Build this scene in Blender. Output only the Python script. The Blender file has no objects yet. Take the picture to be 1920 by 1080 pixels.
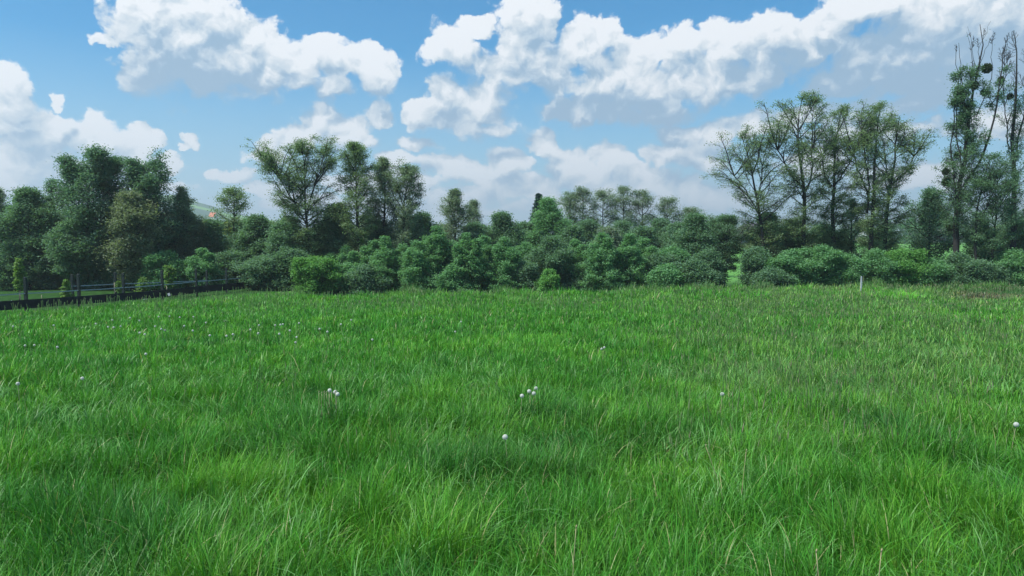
import bpy, math, random
import numpy as np
from mathutils import Vector
R_ = math.radians
scene = bpy.context.scene
C = scene.collection
rng = np.random.default_rng(7)
random.seed(7)

# ------------------------------------------------------------------ camera
F_PX, HOR, EYE = 1387.0, 450.0, 1.55
TH = math.atan((540.0 - HOR) / F_PX)
cam_d = bpy.data.cameras.new('camera'); cam = bpy.data.objects.new('camera', cam_d); C.objects.link(cam)
cam.location = (0, 0, EYE); cam.rotation_euler = (math.pi / 2 - TH, 0, 0)
cam_d.sensor_width = 36.0; cam_d.lens = 36.0 * F_PX / 1920.0
cam_d.clip_start = 0.05; cam_d.clip_end = 20000
scene.camera = cam

# ------------------------------------------------------------------ light
SUN_EL, SUN_AZ = 56.0, -115.0          # azimuth measured from +Y towards +X
EXPOSURE = 0.5
SKY_STRENGTH = 0.12
sun_d = bpy.data.lights.new('sun', 'SUN'); sun_d.energy = 4.5; sun_d.angle = R_(12); sun_d.color = (1.0, 0.96, 0.9)
sun = bpy.data.objects.new('sun', sun_d); C.objects.link(sun); sun.location = (0, 0, 60)
sv = Vector((math.sin(R_(SUN_AZ)) * math.cos(R_(SUN_EL)), math.cos(R_(SUN_AZ)) * math.cos(R_(SUN_EL)), math.sin(R_(SUN_EL))))
sun.rotation_euler = sv.to_track_quat('Z', 'Y').to_euler()
scene.view_settings.view_transform = 'Standard'
scene.view_settings.look = 'None'
scene.view_settings.exposure = EXPOSURE
scene.view_settings.gamma = 1.0

# ------------------------------------------------------------------ world: sky and cumulus clouds, laid out by direction
def pix_azel(px, py):
    a, b = (px - 960) / F_PX, (540 - py) / F_PX
    x = a; y = math.cos(TH) + b * math.sin(TH); z = b * math.cos(TH) - math.sin(TH)
    return math.atan2(x, y), math.atan2(z, math.hypot(x, y))

CLOUDS = [
 # large cloud upper left
 (330,85,112,95),(300,60,80,78),(385,130,115,52),(1230,170,150,42),(470,110,95,62),(570,118,50,36),(1000,120,90,50),(1130,150,90,60),(1400,150,80,38),(900,215,80,50),(425,112,112,72),(285,15,62,62),(375,28,85,62),(498,142,62,46),(262,135,46,46),(395,165,85,24),(470,75,50,38),(520,85,32,34),(198,74,36,12),
 # its right neighbour
 (628,122,48,46),(690,125,50,42),(622,162,48,24),(600,85,38,22),(700,160,42,24),(566,155,30,18),
 # mid cloud
 (835,172,46,40),(905,190,58,46),(868,225,88,34),(788,212,42,34),(930,165,34,30),(920,245,50,18),
 # upper centre
 (860,88,60,42),(815,100,38,30),(985,22,62,46),(985,80,70,48),(950,118,80,34),(1015,45,34,40),(900,55,36,24),
 # long centre bank
 (1085,85,62,52),(1035,150,48,52),(1170,130,90,56),(1285,85,58,42),(1375,82,66,44),(1438,70,62,44),(1300,150,130,56),(1115,200,120,34),(1235,215,90,30),(1430,128,66,46),(1130,62,36,34),(1055,205,60,28),(1225,100,40,36),
 # right grey bank
 (1553,62,52,44),(1640,115,115,62),(1750,85,140,90),(1855,60,120,95),(1595,145,115,34),(1625,8,85,32),(1740,150,160,34),(1510,95,46,40),(1880,130,70,60),
 # band under the bank
 (1590,208,190,24),(1740,195,110,32),(1650,245,160,26),(1860,230,80,40),
 # centre left
 (607,225,44,36),(570,255,66,30),(498,285,56,24),(655,240,46,32),(714,215,34,28),(640,265,80,22),
 # left bank
 (15,175,42,50),(35,240,50,50),(95,245,56,40),(155,240,48,34),(205,275,66,36),(70,300,90,34),(258,264,34,26),(100,196,15,12),(110,188,12,12),(30,350,70,22),(140,318,90,26),(290,310,70,22),
 (343,272,13,8),(354,265,13,12),(362,271,10,8),
 # low banks
 (780,272,42,14),(840,312,80,22),(900,325,80,30),(1012,272,36,32),(950,300,50,26),(1062,308,66,34),(1145,292,52,30),(1120,340,110,34),(1000,350,110,30),(1200,335,56,30),(880,368,110,24),(740,300,40,18),
 (1280,258,58,26),(1350,245,56,28),(1418,235,46,28),(1262,290,70,30),(1335,300,76,40),(1250,350,110,26),
 (760,345,90,26),(850,395,130,24),(1060,385,120,26),(700,390,90,22),(560,380,90,18),(180,365,120,26),(1200,385,120,24),(1330,370,90,26),(40,320,70,30),
 (445,330,44,14),(500,350,36,14),(660,345,90,14),(1540,300,80,40),(1700,330,120,30),(300,350,60,12),
]
w = bpy.data.worlds.new('World'); scene.world = w; w.use_nodes = True
nt = w.node_tree; nt.nodes.clear()
def N(tree, t, **kw):
    n = tree.nodes.new(t)
    for k, v in kw.items(): setattr(n, k, v)
    return n
def sock(tree, s, v):
    if isinstance(v, bpy.types.NodeSocket): tree.links.new(v, s)
    elif v is not None: s.default_value = v
def M(tree, op, a, b=None, c=None, clamp=False):
    n = N(tree, 'ShaderNodeMath', operation=op, use_clamp=clamp)
    sock(tree, n.inputs[0], a); sock(tree, n.inputs[1], b); sock(tree, n.inputs[2], c)
    return n.outputs[0]
def V(tree, op, a, b=None, c=None):
    n = N(tree, 'ShaderNodeVectorMath', operation=op)
    sock(tree, n.inputs[0], a); sock(tree, n.inputs[1], b)
    if c is not None: sock(tree, n.inputs[2], c)
    return n.outputs['Value'] if op in ('LENGTH', 'DOT_PRODUCT') else n.outputs['Vector']
def MIX(tree, f, a, b):
    n = N(tree, 'ShaderNodeMix', data_type='RGBA')
    sock(tree, n.inputs[0], f); sock(tree, n.inputs[6], a); sock(tree, n.inputs[7], b)
    return n.outputs[2]
def MR(tree, v, a, b, c=0.0, d=1.0, smooth=True):
    n = N(tree, 'ShaderNodeMapRange', interpolation_type='SMOOTHSTEP' if smooth else 'LINEAR')
    sock(tree, n.inputs[0], v); sock(tree, n.inputs[1], a); sock(tree, n.inputs[2], b); sock(tree, n.inputs[3], c); sock(tree, n.inputs[4], d)
    return n.outputs[0]
def NOISE(tree, vec, scale, detail=4.0, rough=0.5, out='Fac', dist=0.0):
    n = N(tree, 'ShaderNodeTexNoise', noise_dimensions='2D' if tree is nt else '3D')
    sock(tree, n.inputs['Vector'], vec); n.inputs['Scale'].default_value = scale
    n.inputs['Detail'].default_value = detail; n.inputs['Roughness'].default_value = rough; n.inputs['Distortion'].default_value = dist
    return n.outputs[out]

grp = bpy.data.node_groups.new('cloud_layout', 'ShaderNodeTree')
grp.interface.new_socket('P', in_out='INPUT', socket_type='NodeSocketVector')
grp.interface.new_socket('F', in_out='OUTPUT', socket_type='NodeSocketFloat')
gi = N(grp, 'NodeGroupInput'); go = N(grp, 'NodeGroupOutput')
acc = None
for (cx, cy, rx, ry) in CLOUDS:
    az, el = pix_azel(cx, cy)
    ix, iy = F_PX / (rx * 1.12), F_PX / (ry * 1.15)
    k = math.cos(az)
    ix *= 1.0
    v = V(grp, 'MULTIPLY_ADD', gi.outputs[0], (ix, iy, 0), (-az * ix, -el * iy, 0))
    d = V(grp, 'LENGTH', v)
    acc = d if acc is None else M(grp, 'SMOOTH_MIN', acc, d, 0.18)
grp.links.new(M(grp, 'SUBTRACT', 1.0, acc), go.inputs[0])

tc = N(nt, 'ShaderNodeTexCoord')
sep = N(nt, 'ShaderNodeSeparateXYZ'); nt.links.new(tc.outputs['Generated'], sep.inputs[0])
az_ = M(nt, 'ARCTAN2', sep.outputs[0], sep.outputs[1])
el_ = M(nt, 'ARCSINE', sep.outputs[2])
cmb = N(nt, 'ShaderNodeCombineXYZ'); nt.links.new(az_, cmb.inputs[0]); nt.links.new(el_, cmb.inputs[1])
P = cmb.outputs[0]
Pn = V(nt, 'MULTIPLY', P, (1.0, 1.35, 1.0))
w1 = V(nt, 'MULTIPLY_ADD', V(nt, 'SUBTRACT', NOISE(nt, Pn, 9.0, 2.0, 0.5, 'Color'), (0.5, 0.5, 0.5)), (0.032, 0.022, 0.0), P)
w2 = V(nt, 'MULTIPLY_ADD', V(nt, 'SUBTRACT', NOISE(nt, Pn, 34.0, 6.0, 0.6, 'Color'), (0.5, 0.5, 0.5)), (0.026, 0.020, 0.0), w1)
def layout(vec):
    g = N(nt, 'ShaderNodeGroup'); g.node_tree = grp; nt.links.new(vec, g.inputs[0]); return g.outputs[0]
F0 = layout(w2)
F1 = layout(V(nt, 'ADD', w1, (-0.010, 0.034, 0)))
# billows: rounded cells at several scales
def billow(off):
    v = N(nt, 'ShaderNodeTexVoronoi', feature='F1', voronoi_dimensions='2D'); v.inputs['Scale'].default_value = 27.0
    v.inputs['Detail'].default_value = 3.0; v.inputs['Roughness'].default_value = 0.5
    sock(nt, v.inputs['Vector'], V(nt, 'ADD', w2, off) if off else w2)
    return v.outputs['Distance']
b0 = billow(None)
b1 = billow((-0.003, 0.0085, 0))
# anywhere else in the sky: the same kind of cloud from plain noise
gen = MR(nt, NOISE(nt, Pn, 3.2, 6.0, 0.55), 0.5, 0.72, -0.25, 0.7, False)
front = M(nt, 'MAXIMUM', MR(nt, M(nt, 'ABSOLUTE', az_), 0.66, 0.80), MR(nt, el_, 0.33, 0.45))
Fa = M(nt, 'MAXIMUM', F0, M(nt, 'SUBTRACT', gen, M(nt, 'MULTIPLY', M(nt, 'SUBTRACT', 1.0, front), 2.0)))
wisp = NOISE(nt, w1, 30.0, 7.0, 0.66)
dens = M(nt, 'MULTIPLY_ADD', M(nt, 'SUBTRACT', 0.40, b0), 0.46, Fa)
dens = M(nt, 'MULTIPLY_ADD', M(nt, 'SUBTRACT', wisp, 0.5), 0.55, dens)
# crisp on the upper rims, ragged and thin underneath
rel = M(nt, 'SUBTRACT', F0, F1)
soft = MR(nt, rel, -0.30, 0.15, 0.50, 0.22)
alpha = MR(nt, M(nt, 'DIVIDE', M(nt, 'ADD', dens, 0.09), soft), 0.0, 1.0)
# light from above: bright where the field falls off towards the sun, grey-blue where more cloud lies above
lit = M(nt, 'ADD', M(nt, 'MULTIPLY', rel, 1.15), M(nt, 'MULTIPLY', M(nt, 'SUBTRACT', b1, b0), 1.0))
lit = M(nt, 'ADD', lit, M(nt, 'MULTIPLY', M(nt, 'SUBTRACT', NOISE(nt, w1, 15.0, 5.0, 0.55), 0.5), 0.65))
lit = M(nt, 'ADD', lit, M(nt, 'MULTIPLY', F0, -0.22))
thick = None
for (cx, cy, rx, ry, amt) in [(1720, 125, 300, 85, 0.62), (300, 150, 170, 60, 0.42), (1110, 215, 150, 34, 0.45), (1260, 235, 110, 26, 0.40), (820, 235, 70, 34, 0.15), (1300, 320, 120, 40, 0.15), (40, 290, 90, 50, 0.15)]:
    a0, e0 = pix_azel(cx, cy)
    ln = V(nt, 'LENGTH', V(nt, 'MULTIPLY_ADD', P, (F_PX / rx, F_PX / ry, 0), (-a0 * F_PX / rx, -e0 * F_PX / ry, 0)))
    q = MR(nt, ln, 0.4, 1.25, amt, 0.0)
    thick = q if thick is None else M(nt, 'MAXIMUM', thick, q)
lit = M(nt, 'SUBTRACT', lit, thick)
lit = M(nt, 'ADD', lit, MR(nt, el_, 0.02, 0.12, 0.28, 0.0))
tone = MR(nt, lit, -0.62, 0.50, 0, 1, False)
ramp = N(nt, 'ShaderNodeValToRGB'); nt.links.new(tone, ramp.inputs[0]); ramp.color_ramp.interpolation = 'B_SPLINE'
e = ramp.color_ramp.elements
e[0].position = 0.0; e[0].color = (0.27, 0.43, 0.60, 1)
e[1].position = 1.0; e[1].color = (0.95, 0.97, 1.0, 1)
for p_, c_ in ((0.22, (0.36, 0.51, 0.67, 1)), (0.45, (0.55, 0.66, 0.76, 1)), (0.68, (0.72, 0.79, 0.85, 1)), (0.86, (0.85, 0.89, 0.93, 1))):
    x_ = e.new(p_); x_.color = c_
CL_GAIN = 0.75
sky = N(nt, 'ShaderNodeTexSky', sky_type='NISHITA'); sky.sun_disc = False
sky.sun_elevation = R_(SUN_EL); sky.sun_rotation = R_(SUN_AZ); sky.air_density = 1.0; sky.dust_density = 0.6; sky.ozone_density = 1.6
skyc = V(nt, 'MULTIPLY', sky.outputs[0], (0.03, 0.59, 0.86))
# thin pale veil that thickens to the horizon
veil = MR(nt, el_, -0.02, 0.24, 0.92, 0.0, False)
base = MIX(nt, veil, skyc, (0.36 / SKY_STRENGTH, 0.51 / SKY_STRENGTH, 0.60 / SKY_STRENGTH, 1))
cc = V(nt, 'SCALE', ramp.outputs[0]); cc.node.inputs['Scale'].default_value = CL_GAIN / SKY_STRENGTH
fin = MIX(nt, alpha, base, cc)
bg = N(nt, 'ShaderNodeBackground'); bg.inputs['Strength'].default_value = SKY_STRENGTH
nt.links.new(fin, bg.inputs[0])
wo = N(nt, 'ShaderNodeOutputWorld'); nt.links.new(bg.outputs[0], wo.inputs[0])
w.cycles.sampling_method = 'MANUAL'; w.cycles.sample_map_resolution = 256

# ------------------------------------------------------------------ helpers
def at(px, py, Y):
    a, b = (px - 960) / F_PX, (540 - py) / F_PX
    t = Y / (math.cos(TH) + b * math.sin(TH))
    return a * t, Y, EYE + t * (b * math.cos(TH) - math.sin(TH))
def sstep(x, a, b):
    t = np.clip((x - a) / (b - a), 0, 1); return t * t * (3 - 2 * t)
def vnoise(x, y, s, seed=0):
    x = np.asarray(x, float) / s + 1000.0 + seed * 17.3; y = np.asarray(y, float) / s + 1000.0 + seed * 9.1
    xi, yi = np.floor(x), np.floor(y); fx, fy = x - xi, y - yi
    fx = fx * fx * (3 - 2 * fx); fy = fy * fy * (3 - 2 * fy)
    def h(a, b):
        v = np.sin(a * 127.1 + b * 311.7 + seed * 3.7) * 43758.5453
        return v - np.floor(v)
    return (h(xi, yi) * (1 - fx) * (1 - fy) + h(xi + 1, yi) * fx * (1 - fy) + h(xi, yi + 1) * (1 - fx) * fy + h(xi + 1, yi + 1) * fx * fy)
def Hgt(x, y):
    x = np.asarray(x, float); y = np.asarray(y, float)
    d = np.maximum(y, 0)
    side = sstep(x, -22, 12)
    drop = -1.66 + 0.20 * side
    z = drop * (1 - np.exp(-(d / 19.0) ** 1.35))
    z = z + 0.10 * (vnoise(x, y, 5.0, 1) - 0.5) * sstep(y, 2, 8) + 0.04 * (vnoise(x, y, 1.7, 2) - 0.5)
    edge = 38.0 + 4.0 * sstep(x, 0, 22) - 1.5 * sstep(-x, 0, 10) + 12 * sstep(-x, 10.5, 14.5)
    z = z - 0.9 * sstep(y, edge, edge + 7)
    far = -2.3 + (y - 70.0) * (3.2 / 230.0)
    far = np.minimum(far, 0.9 + (y - 300) * 0.0016)
    k = sstep(y, 58, 90)
    return z * (1 - k) + far * k
def H1(x, y): return float(Hgt(x, y))

def mesh_np(name, verts, faces_list, col=None, mat=None, smooth=False):
    """faces_list: list of int arrays (n, k)."""
    me = bpy.data.meshes.new(name)
    verts = np.ascontiguousarray(verts, dtype=np.float32)
    me.vertices.add(len(verts)); me.vertices.foreach_set('co', verts.ravel())
    loops = np.concatenate([f.ravel() for f in faces_list]).astype(np.int32)
    tot = np.concatenate([np.full(len(f), f.shape[1], np.int32) for f in faces_list])
    start = np.concatenate([[0], np.cumsum(tot)[:-1]]).astype(np.int32)
    me.loops.add(len(loops)); me.loops.foreach_set('vertex_index', loops)
    me.polygons.add(len(tot)); me.polygons.foreach_set('loop_start', start)
    if smooth: me.polygons.foreach_set('use_smooth', np.ones(len(tot), bool))
    me.update(calc_edges=True)
    if col is not None:
        a = me.color_attributes.new('col', 'FLOAT_COLOR', 'POINT')
        c4 = np.ones((len(verts), 4), np.float32); c4[:, :3] = col
        a.data.foreach_set('color', c4.ravel())
    if mat: me.materials.append(mat)
    return me
def link(name, me, parent=None, loc=None):
    o = bpy.data.objects.new(name, me); C.objects.link(o)
    if parent: o.parent = parent
    if loc is not None: o.location = loc
    return o
def tag(o, label=None, cat=None, group=None, kind=None):
    if label: o['label'] = label
    if cat: o['category'] = cat
    if group: o['group'] = group
    if kind: o['kind'] = kind
    return o
def empty(name, loc, rz=0.0):
    o = bpy.data.objects.new(name, None); C.objects.link(o); o.location = loc; o.rotation_euler = (0, 0, rz)
    o.empty_display_size = 0.2
    return o
def dup(root):
    r = root.copy(); C.objects.link(r)
    for ch in list(root.children):
        c = ch.copy(); C.objects.link(c); c.parent = r
        for g in list(ch.children):
            d = g.copy(); C.objects.link(d); d.parent = c
    return r

class MB:
    def __init__(s): s.v = []; s.f = []; s.n = 0
    def add(s, v, f):
        v = np.asarray(v, float)
        s.v.append(v)
        for q in f: s.f.append(tuple(i + s.n for i in q))
        s.n += len(v)
    def box(s, c, size, rz=0.0, taper=1.0):
        x, y, z = [q / 2 for q in size]
        p = np.array([(-x,-y,-z),(x,-y,-z),(x,y,-z),(-x,y,-z),(-x*taper,-y*taper,z),(x*taper,-y*taper,z),(x*taper,y*taper,z),(-x*taper,y*taper,z)])
        cs, sn = math.cos(rz), math.sin(rz)
        q = p.copy(); q[:, 0] = p[:, 0] * cs - p[:, 1] * sn; q[:, 1] = p[:, 0] * sn + p[:, 1] * cs
        s.add(q + np.array(c), [(0,3,2,1),(4,5,6,7),(0,1,5,4),(1,2,6,5),(2,3,7,6),(3,0,4,7)])
    def tube(s, pts, rad, sides=6, cap=True):
        pts = np.asarray(pts, float); n = len(pts)
        rad = np.broadcast_to(np.asarray(rad, float), (n,))
        v, f = tubes(pts[None], rad[None], sides)
        fl = [tuple(q) for q in f]
        if cap: fl += [tuple(range(sides))[::-1], tuple((n - 1) * sides + k for k in range(sides))]
        s.add(v, fl)
    def prism(s, prof, y0, y1):
        """profile in xz extruded along y."""
        n = len(prof)
        v = [(p[0], y0, p[1]) for p in prof] + [(p[0], y1, p[1]) for p in prof]
        f = [tuple(range(n)), tuple(range(n, 2 * n))[::-1]] + [(k, k + n, (k + 1) % n + n, (k + 1) % n) for k in range(n)]
        s.add(v, f)
    def build(s, name, mat, parent=None, loc=None, smooth=False):
        me = bpy.data.meshes.new(name)
        me.from_pydata([tuple(q) for q in np.concatenate(s.v)], [], s.f); me.update()
        if smooth:
            for p in me.polygons: p.use_smooth = True
        me.materials.append(mat)
        return link(name, me, parent, loc)

def nrm(v): return v / np.maximum(np.linalg.norm(v, axis=-1, keepdims=True), 1e-9)
def tubes(pts, rad, sides):
    """pts (N,K,3), rad (N,K) -> verts, quads"""
    n, k, _ = pts.shape
    t = np.empty_like(pts); t[:, 1:-1] = pts[:, 2:] - pts[:, :-2]; t[:, 0] = pts[:, 1] - pts[:, 0]; t[:, -1] = pts[:, -1] - pts[:, -2]
    t = nrm(t)
    ref = np.where(np.abs(t[:, :1, 2:3]) > 0.8, np.array([1.0, 0, 0]), np.array([0, 0, 1.0]))
    u = nrm(np.cross(t, np.broadcast_to(ref, t.shape))); v = np.cross(t, u)
    a = np.arange(sides) * 2 * np.pi / sides
    ring = pts[:, :, None] + rad[:, :, None, None] * (u[:, :, None] * np.cos(a)[None, None, :, None] + v[:, :, None] * np.sin(a)[None, None, :, None])
    verts = ring.reshape(-1, 3)
    base = (np.arange(n)[:, None, None] * k + np.arange(k - 1)[None, :, None]) * sides
    s = np.arange(sides)[None, None]; s2 = (s + 1) % sides
    q = np.stack([base + s, base + s2, base + sides + s2, base + sides + s], -1).reshape(-1, 4)
    return verts, q

# ------------------------------------------------------------------ materials
def principled(name, base, rough=0.6, spec=0.3, bump=None, vary=None, scale=5.0):
    m = bpy.data.materials.new(name); m.use_nodes = True
    t = m.node_tree; b = t.nodes['Principled BSDF']
    b.inputs['Roughness'].default_value = rough; b.inputs['Specular IOR Level'].default_value = spec
    tcn = N(t, 'ShaderNodeTexCoord')
    if vary:
        t.links.new(MIX(t, MR(t, NOISE(t, tcn.outputs['Object'], scale, 5.0, 0.6), 0.3, 0.7), (*base, 1), (*vary, 1)), b.inputs['Base Color'])
    else: b.inputs['Base Color'].default_value = (*base, 1)
    if bump:
        bn = N(t, 'ShaderNodeBump'); bn.inputs['Strength'].default_value = bump
        t.links.new(NOISE(t, tcn.outputs['Object'], scale * 4, 4.0), bn.inputs['Height']); t.links.new(bn.outputs[0], b.inputs['Normal'])
    return m
def leafy(name, trans=0.35, rough=0.5, spec=0.25, tint=(1, 1, 1), tgain=(1.1, 1.25, 0.6)):
    m = bpy.data.materials.new(name); m.use_nodes = True
    t = m.node_tree; b = t.nodes['Principled BSDF']; out = t.nodes['Material Output']
    at_ = N(t, 'ShaderNodeAttribute', attribute_name='col')
    c = V(t, 'MULTIPLY', at_.outputs['Color'], tint)
    t.links.new(c, b.inputs['Base Color']); b.inputs['Roughness'].default_value = rough; b.inputs['Specular IOR Level'].default_value = spec
    tr = N(t, 'ShaderNodeBsdfTranslucent'); t.links.new(V(t, 'MULTIPLY', c, tgain), tr.inputs[0])
    mx = N(t, 'ShaderNodeMixShader'); mx.inputs[0].default_value = trans
    t.links.new(b.outputs[0], mx.inputs[1]); t.links.new(tr.outputs[0], mx.inputs[2]); t.links.new(mx.outputs[0], out.inputs[0])
    return m
MT = dict(
    leaf=leafy('leaf', 0.42, 0.6, 0.12), grass=leafy('grass_blade', 0.30, 0.42, 0.28, tgain=(1.1, 1.2, 0.6)),
    bark=principled('bark', (0.024, 0.024, 0.023), 0.9, 0.1, 0.6, (0.05, 0.049, 0.045), 6.0),
    bark_pale=principled('bark_pale', (0.09, 0.085, 0.07), 0.9, 0.1, 0.6, (0.16, 0.15, 0.13), 6.0),
    post=principled('fence_wood', (0.012, 0.02, 0.018), 0.6, 0.3, 0.3, (0.03, 0.04, 0.036), 8.0),
    board=principled('fence_board', (0.008, 0.011, 0.012), 0.7, 0.2, 0.3, (0.02, 0.024, 0.024), 4.0),
    tape=principled('fence_tape', (0.34, 0.37, 0.40), 0.6, 0.3, None, (0.3, 0.33, 0.36), 3.0),
    white=principled('white_plastic', (0.55, 0.57, 0.58), 0.5, 0.4, None, (0.45, 0.47, 0.47), 9.0),
    yellow=principled('yellow_plastic', (0.72, 0.70, 0.16), 0.5, 0.4, None, (0.6, 0.58, 0.12), 9.0),
    stake=principled('stake_wood', (0.30, 0.27, 0.19), 0.8, 0.2, 0.3, (0.22, 0.20, 0.14), 9.0),
    fluff=leafy('seed_fluff', 0.5, 0.8, 0.1, tgain=(1, 1, 1)),
    core=principled('seed_core', (0.25, 0.2, 0.12), 0.9, 0.1),
    wallw=principled('render_white', (0.66, 0.66, 0.64), 0.9, 0.1, None, (0.55, 0.55, 0.53), 1.0),
    walld=principled('wall_dark', (0.07, 0.075, 0.085), 0.9, 0.1, None, (0.1, 0.1, 0.11), 1.0),
    roofd=principled('roof_dark', (0.06, 0.055, 0.06), 0.8, 0.2, 0.3, (0.09, 0.08, 0.085), 2.0),
    roofo=principled('roof_orange', (0.62, 0.2, 0.1), 0.8, 0.2, 0.3, (0.5, 0.16, 0.08), 2.0),
    glass=principled('window_glass', (0.03, 0.04, 0.05), 0.1, 0.6),
)

# ------------------------------------------------------------------ ground: one sheet to the horizon
def build_ground():
    ys = np.concatenate([np.linspace(-60, -2, 30), np.arange(-1.5, 62, 0.4), np.geomspace(63, 4200, 110)])
    us = np.linspace(-1, 1, 241)
    X = []; Yv = []
    half = 45 + np.maximum(ys, 0) * 1.15
    xs = us[None] * half[:, None]
    yy = np.repeat(ys[:, None], len(us), 1)
    z = Hgt(xs, yy)
    z = np.where(yy > 300, 0.9 + (yy - 300) * 0.0004, z)
    v = np.stack([xs, yy, z], -1).reshape(-1, 3)
    n, m = len(ys), len(us)
    i = np.arange(n - 1)[:, None] * m + np.arange(m - 1)[None]
    q = np.stack([i, i + 1, i + m + 1, i + m], -1).reshape(-1, 4)
    mat = bpy.data.materials.new('meadow_soil'); mat.use_nodes = True
    t = mat.node_tree; b = t.nodes['Principled BSDF']; b.inputs['Roughness'].default_value = 0.95; b.inputs['Specular IOR Level'].default_value = 0.05
    g = N(t, 'ShaderNodeNewGeometry'); sp = N(t, 'ShaderNodeSeparateXYZ'); t.links.new(g.outputs['Position'], sp.inputs[0])
    near = MIX(t, MR(t, NOISE(t, g.outputs['Position'], 3.0, 6.0, 0.65), 0.35, 0.7), (0.018, 0.05, 0.012, 1), (0.035, 0.10, 0.02, 1))
    fieldc = MIX(t, MR(t, NOISE(t, g.outputs['Position'], 0.05, 6.0, 0.6), 0.35, 0.65), (0.09, 0.24, 0.05, 1), (0.12, 0.28, 0.07, 1))
    woodc = MIX(t, MR(t, NOISE(t, g.outputs['Position'], 0.02, 5.0, 0.6), 0.45, 0.55), (0.03, 0.08, 0.03, 1), (0.09, 0.2, 0.05, 1))
    c = MIX(t, MR(t, sp.outputs[1], 62.0, 75.0), near, fieldc)
    c = MIX(t, MR(t, sp.outputs[1], 330.0, 420.0), c, woodc)
    t.links.new(c, b.inputs['Base Color'])
    o = link('ground', mesh_np('ground', v, [q], None, mat, True)); tag(o, kind='structure')
build_ground()

# ------------------------------------------------------------------ hills
def build_hills():
    def hill(name, pts, Y0, Y1, base, dark, light, nsc, seed):
        """pts: (px, py) silhouette at distance Y1; slope comes down to Y0."""
        px = np.array([p[0] for p in pts], float); py = np.array([p[1] for p in pts], float)
        xs = np.linspace(px[0], px[-1], 260); tops = np.interp(xs, px, py)
        rows = 40; V_ = []
        for j in range(rows + 8):
            f = min(j / rows, 1.0); back = max(0, j - rows) / 7.0
            Yd = Y0 + (Y1 - Y0) * f + back * (Y1 - Y0) * 0.5
            X = (xs - 960) / F_PX * (Y1 * 0.35 + Yd * 0.65)
            ztop = EYE + (HOR - tops) / F_PX * Y1
            z = base + (ztop - base) * (f ** 1.25) * (1 - 0.8 * back)
            z = z + (vnoise(X, np.full_like(X, Yd), nsc, seed) - 0.5) * (0.08 * (ztop - base)) * f + (vnoise(X, np.full_like(X, Yd), nsc * 0.12, seed + 3) - 0.5) * 5 * f
            V_.append(np.stack([X, np.full_like(X, Yd), z], -1))
        V_ = np.array(V_); n, m = V_.shape[:2]
        i = np.arange(n - 1)[:, None] * m + np.arange(m - 1)[None]
        q = np.stack([i, i + 1, i + m + 1, i + m], -1).reshape(-1, 4)
        mat = bpy.data.materials.new(name + '_woods'); mat.use_nodes = True
        t = mat.node_tree; b = t.nodes['Principled BSDF']; b.inputs['Roughness'].default_value = 1.0; b.inputs['Specular IOR Level'].default_value = 0.0
        g = N(t, 'ShaderNodeNewGeometry')
        c = MIX(t, MR(t, NOISE(t, g.outputs['Position'], 2.2 / nsc, 3.0, 0.5), 0.47, 0.53), (*dark, 1), (*light, 1))
        c = MIX(t, MR(t, NOISE(t, g.outputs['Position'], 30.0 / nsc, 3.0, 0.6), 0.3, 0.7, 0, 0.5), c, (*[k * 0.5 for k in dark], 1))
        t.links.new(c, b.inputs['Base Color'])
        o = link('hills', mesh_np(name, V_.reshape(-1, 3), [q], None, mat, True)); tag(o, kind='structure')
    hill('near_hill', [(-500,420),(-200,410),(0,402),(150,385),(260,368),(340,366),(380,380),(430,395),(480,409),(560,425),(640,440),(700,450)], 420, 1500, -2, (0.04, 0.12, 0.045), (0.20, 0.42, 0.08), 260.0, 5)
    hill('far_hill', [(-400,430),(300,432),(700,425),(1100,415),(1200,404),(1300,402),(1400,408),(1560,396),(1650,388),(1730,397),(1850,372),(1950,362),(2100,362),(2300,370)], 1900, 2900, -2, (0.03, 0.07, 0.045), (0.10, 0.2, 0.07), 700.0, 8)
build_hills()

# ------------------------------------------------------------------ meadow grass
def blades(base, h, w, phi, bend, twist, K, col, tipgain=1.25):
    """base (N,3); returns verts, quads, cols. Strip of K segments."""
    n = len(h)
    t = np.linspace(0, 1, K + 1)[None]
    b = bend[:, None]
    out = h[:, None] * b * (t ** 2) * 0.95
    up = h[:, None] * (t - 0.42 * b * t ** 2.6 * (0.6 + b))
    cx, sx = np.cos(phi)[:, None], np.sin(phi)[:, None]
    ctr = np.stack([base[:, 0:1] + out * cx, base[:, 1:2] + out * sx, base[:, 2:3] + up], -1)
    wa = phi + np.pi / 2 + twist
    wd = np.stack([np.cos(wa), np.sin(wa), np.zeros(n)], -1)[:, None]
    ww = (w[:, None] * (1 - t ** 2.2) * 0.5 + w[:, None] * 0.03)[..., None]
    ww[:, 0] *= 0.6
    v = np.stack([ctr - wd * ww, ctr + wd * ww], 2).reshape(-1, 3)
    i = (np.arange(n)[:, None] * (K + 1) + np.arange(K)[None]) * 2
    q = np.stack([i, i + 1, i + 3, i + 2], -1).reshape(-1, 4)
    g = (0.80 + (tipgain - 0.80) * t)[..., None, None]  # root shade and light caught by the tips, put into the blade colour
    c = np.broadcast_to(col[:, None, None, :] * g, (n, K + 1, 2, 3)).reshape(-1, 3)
    return v, q, c
def grass_ok(x, y):
    edge = 38.0 + 4.0 * sstep(x, 0, 22) - 1.5 * sstep(-x, 0, 10) + 12 * sstep(-x, 10.5, 14.5)
    fence = 31.0 + (-20.4 - x) * -0.92
    return (y < edge + 2.5) & ~((x < -13.0) & (y > fence_y(x) + 0.3))
def fence_y(x):
    return np.interp(x, [-30, -20.4, -15.2, -13.0, -9], [27, 31.0, 41.5, 44.5, 47])
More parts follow.
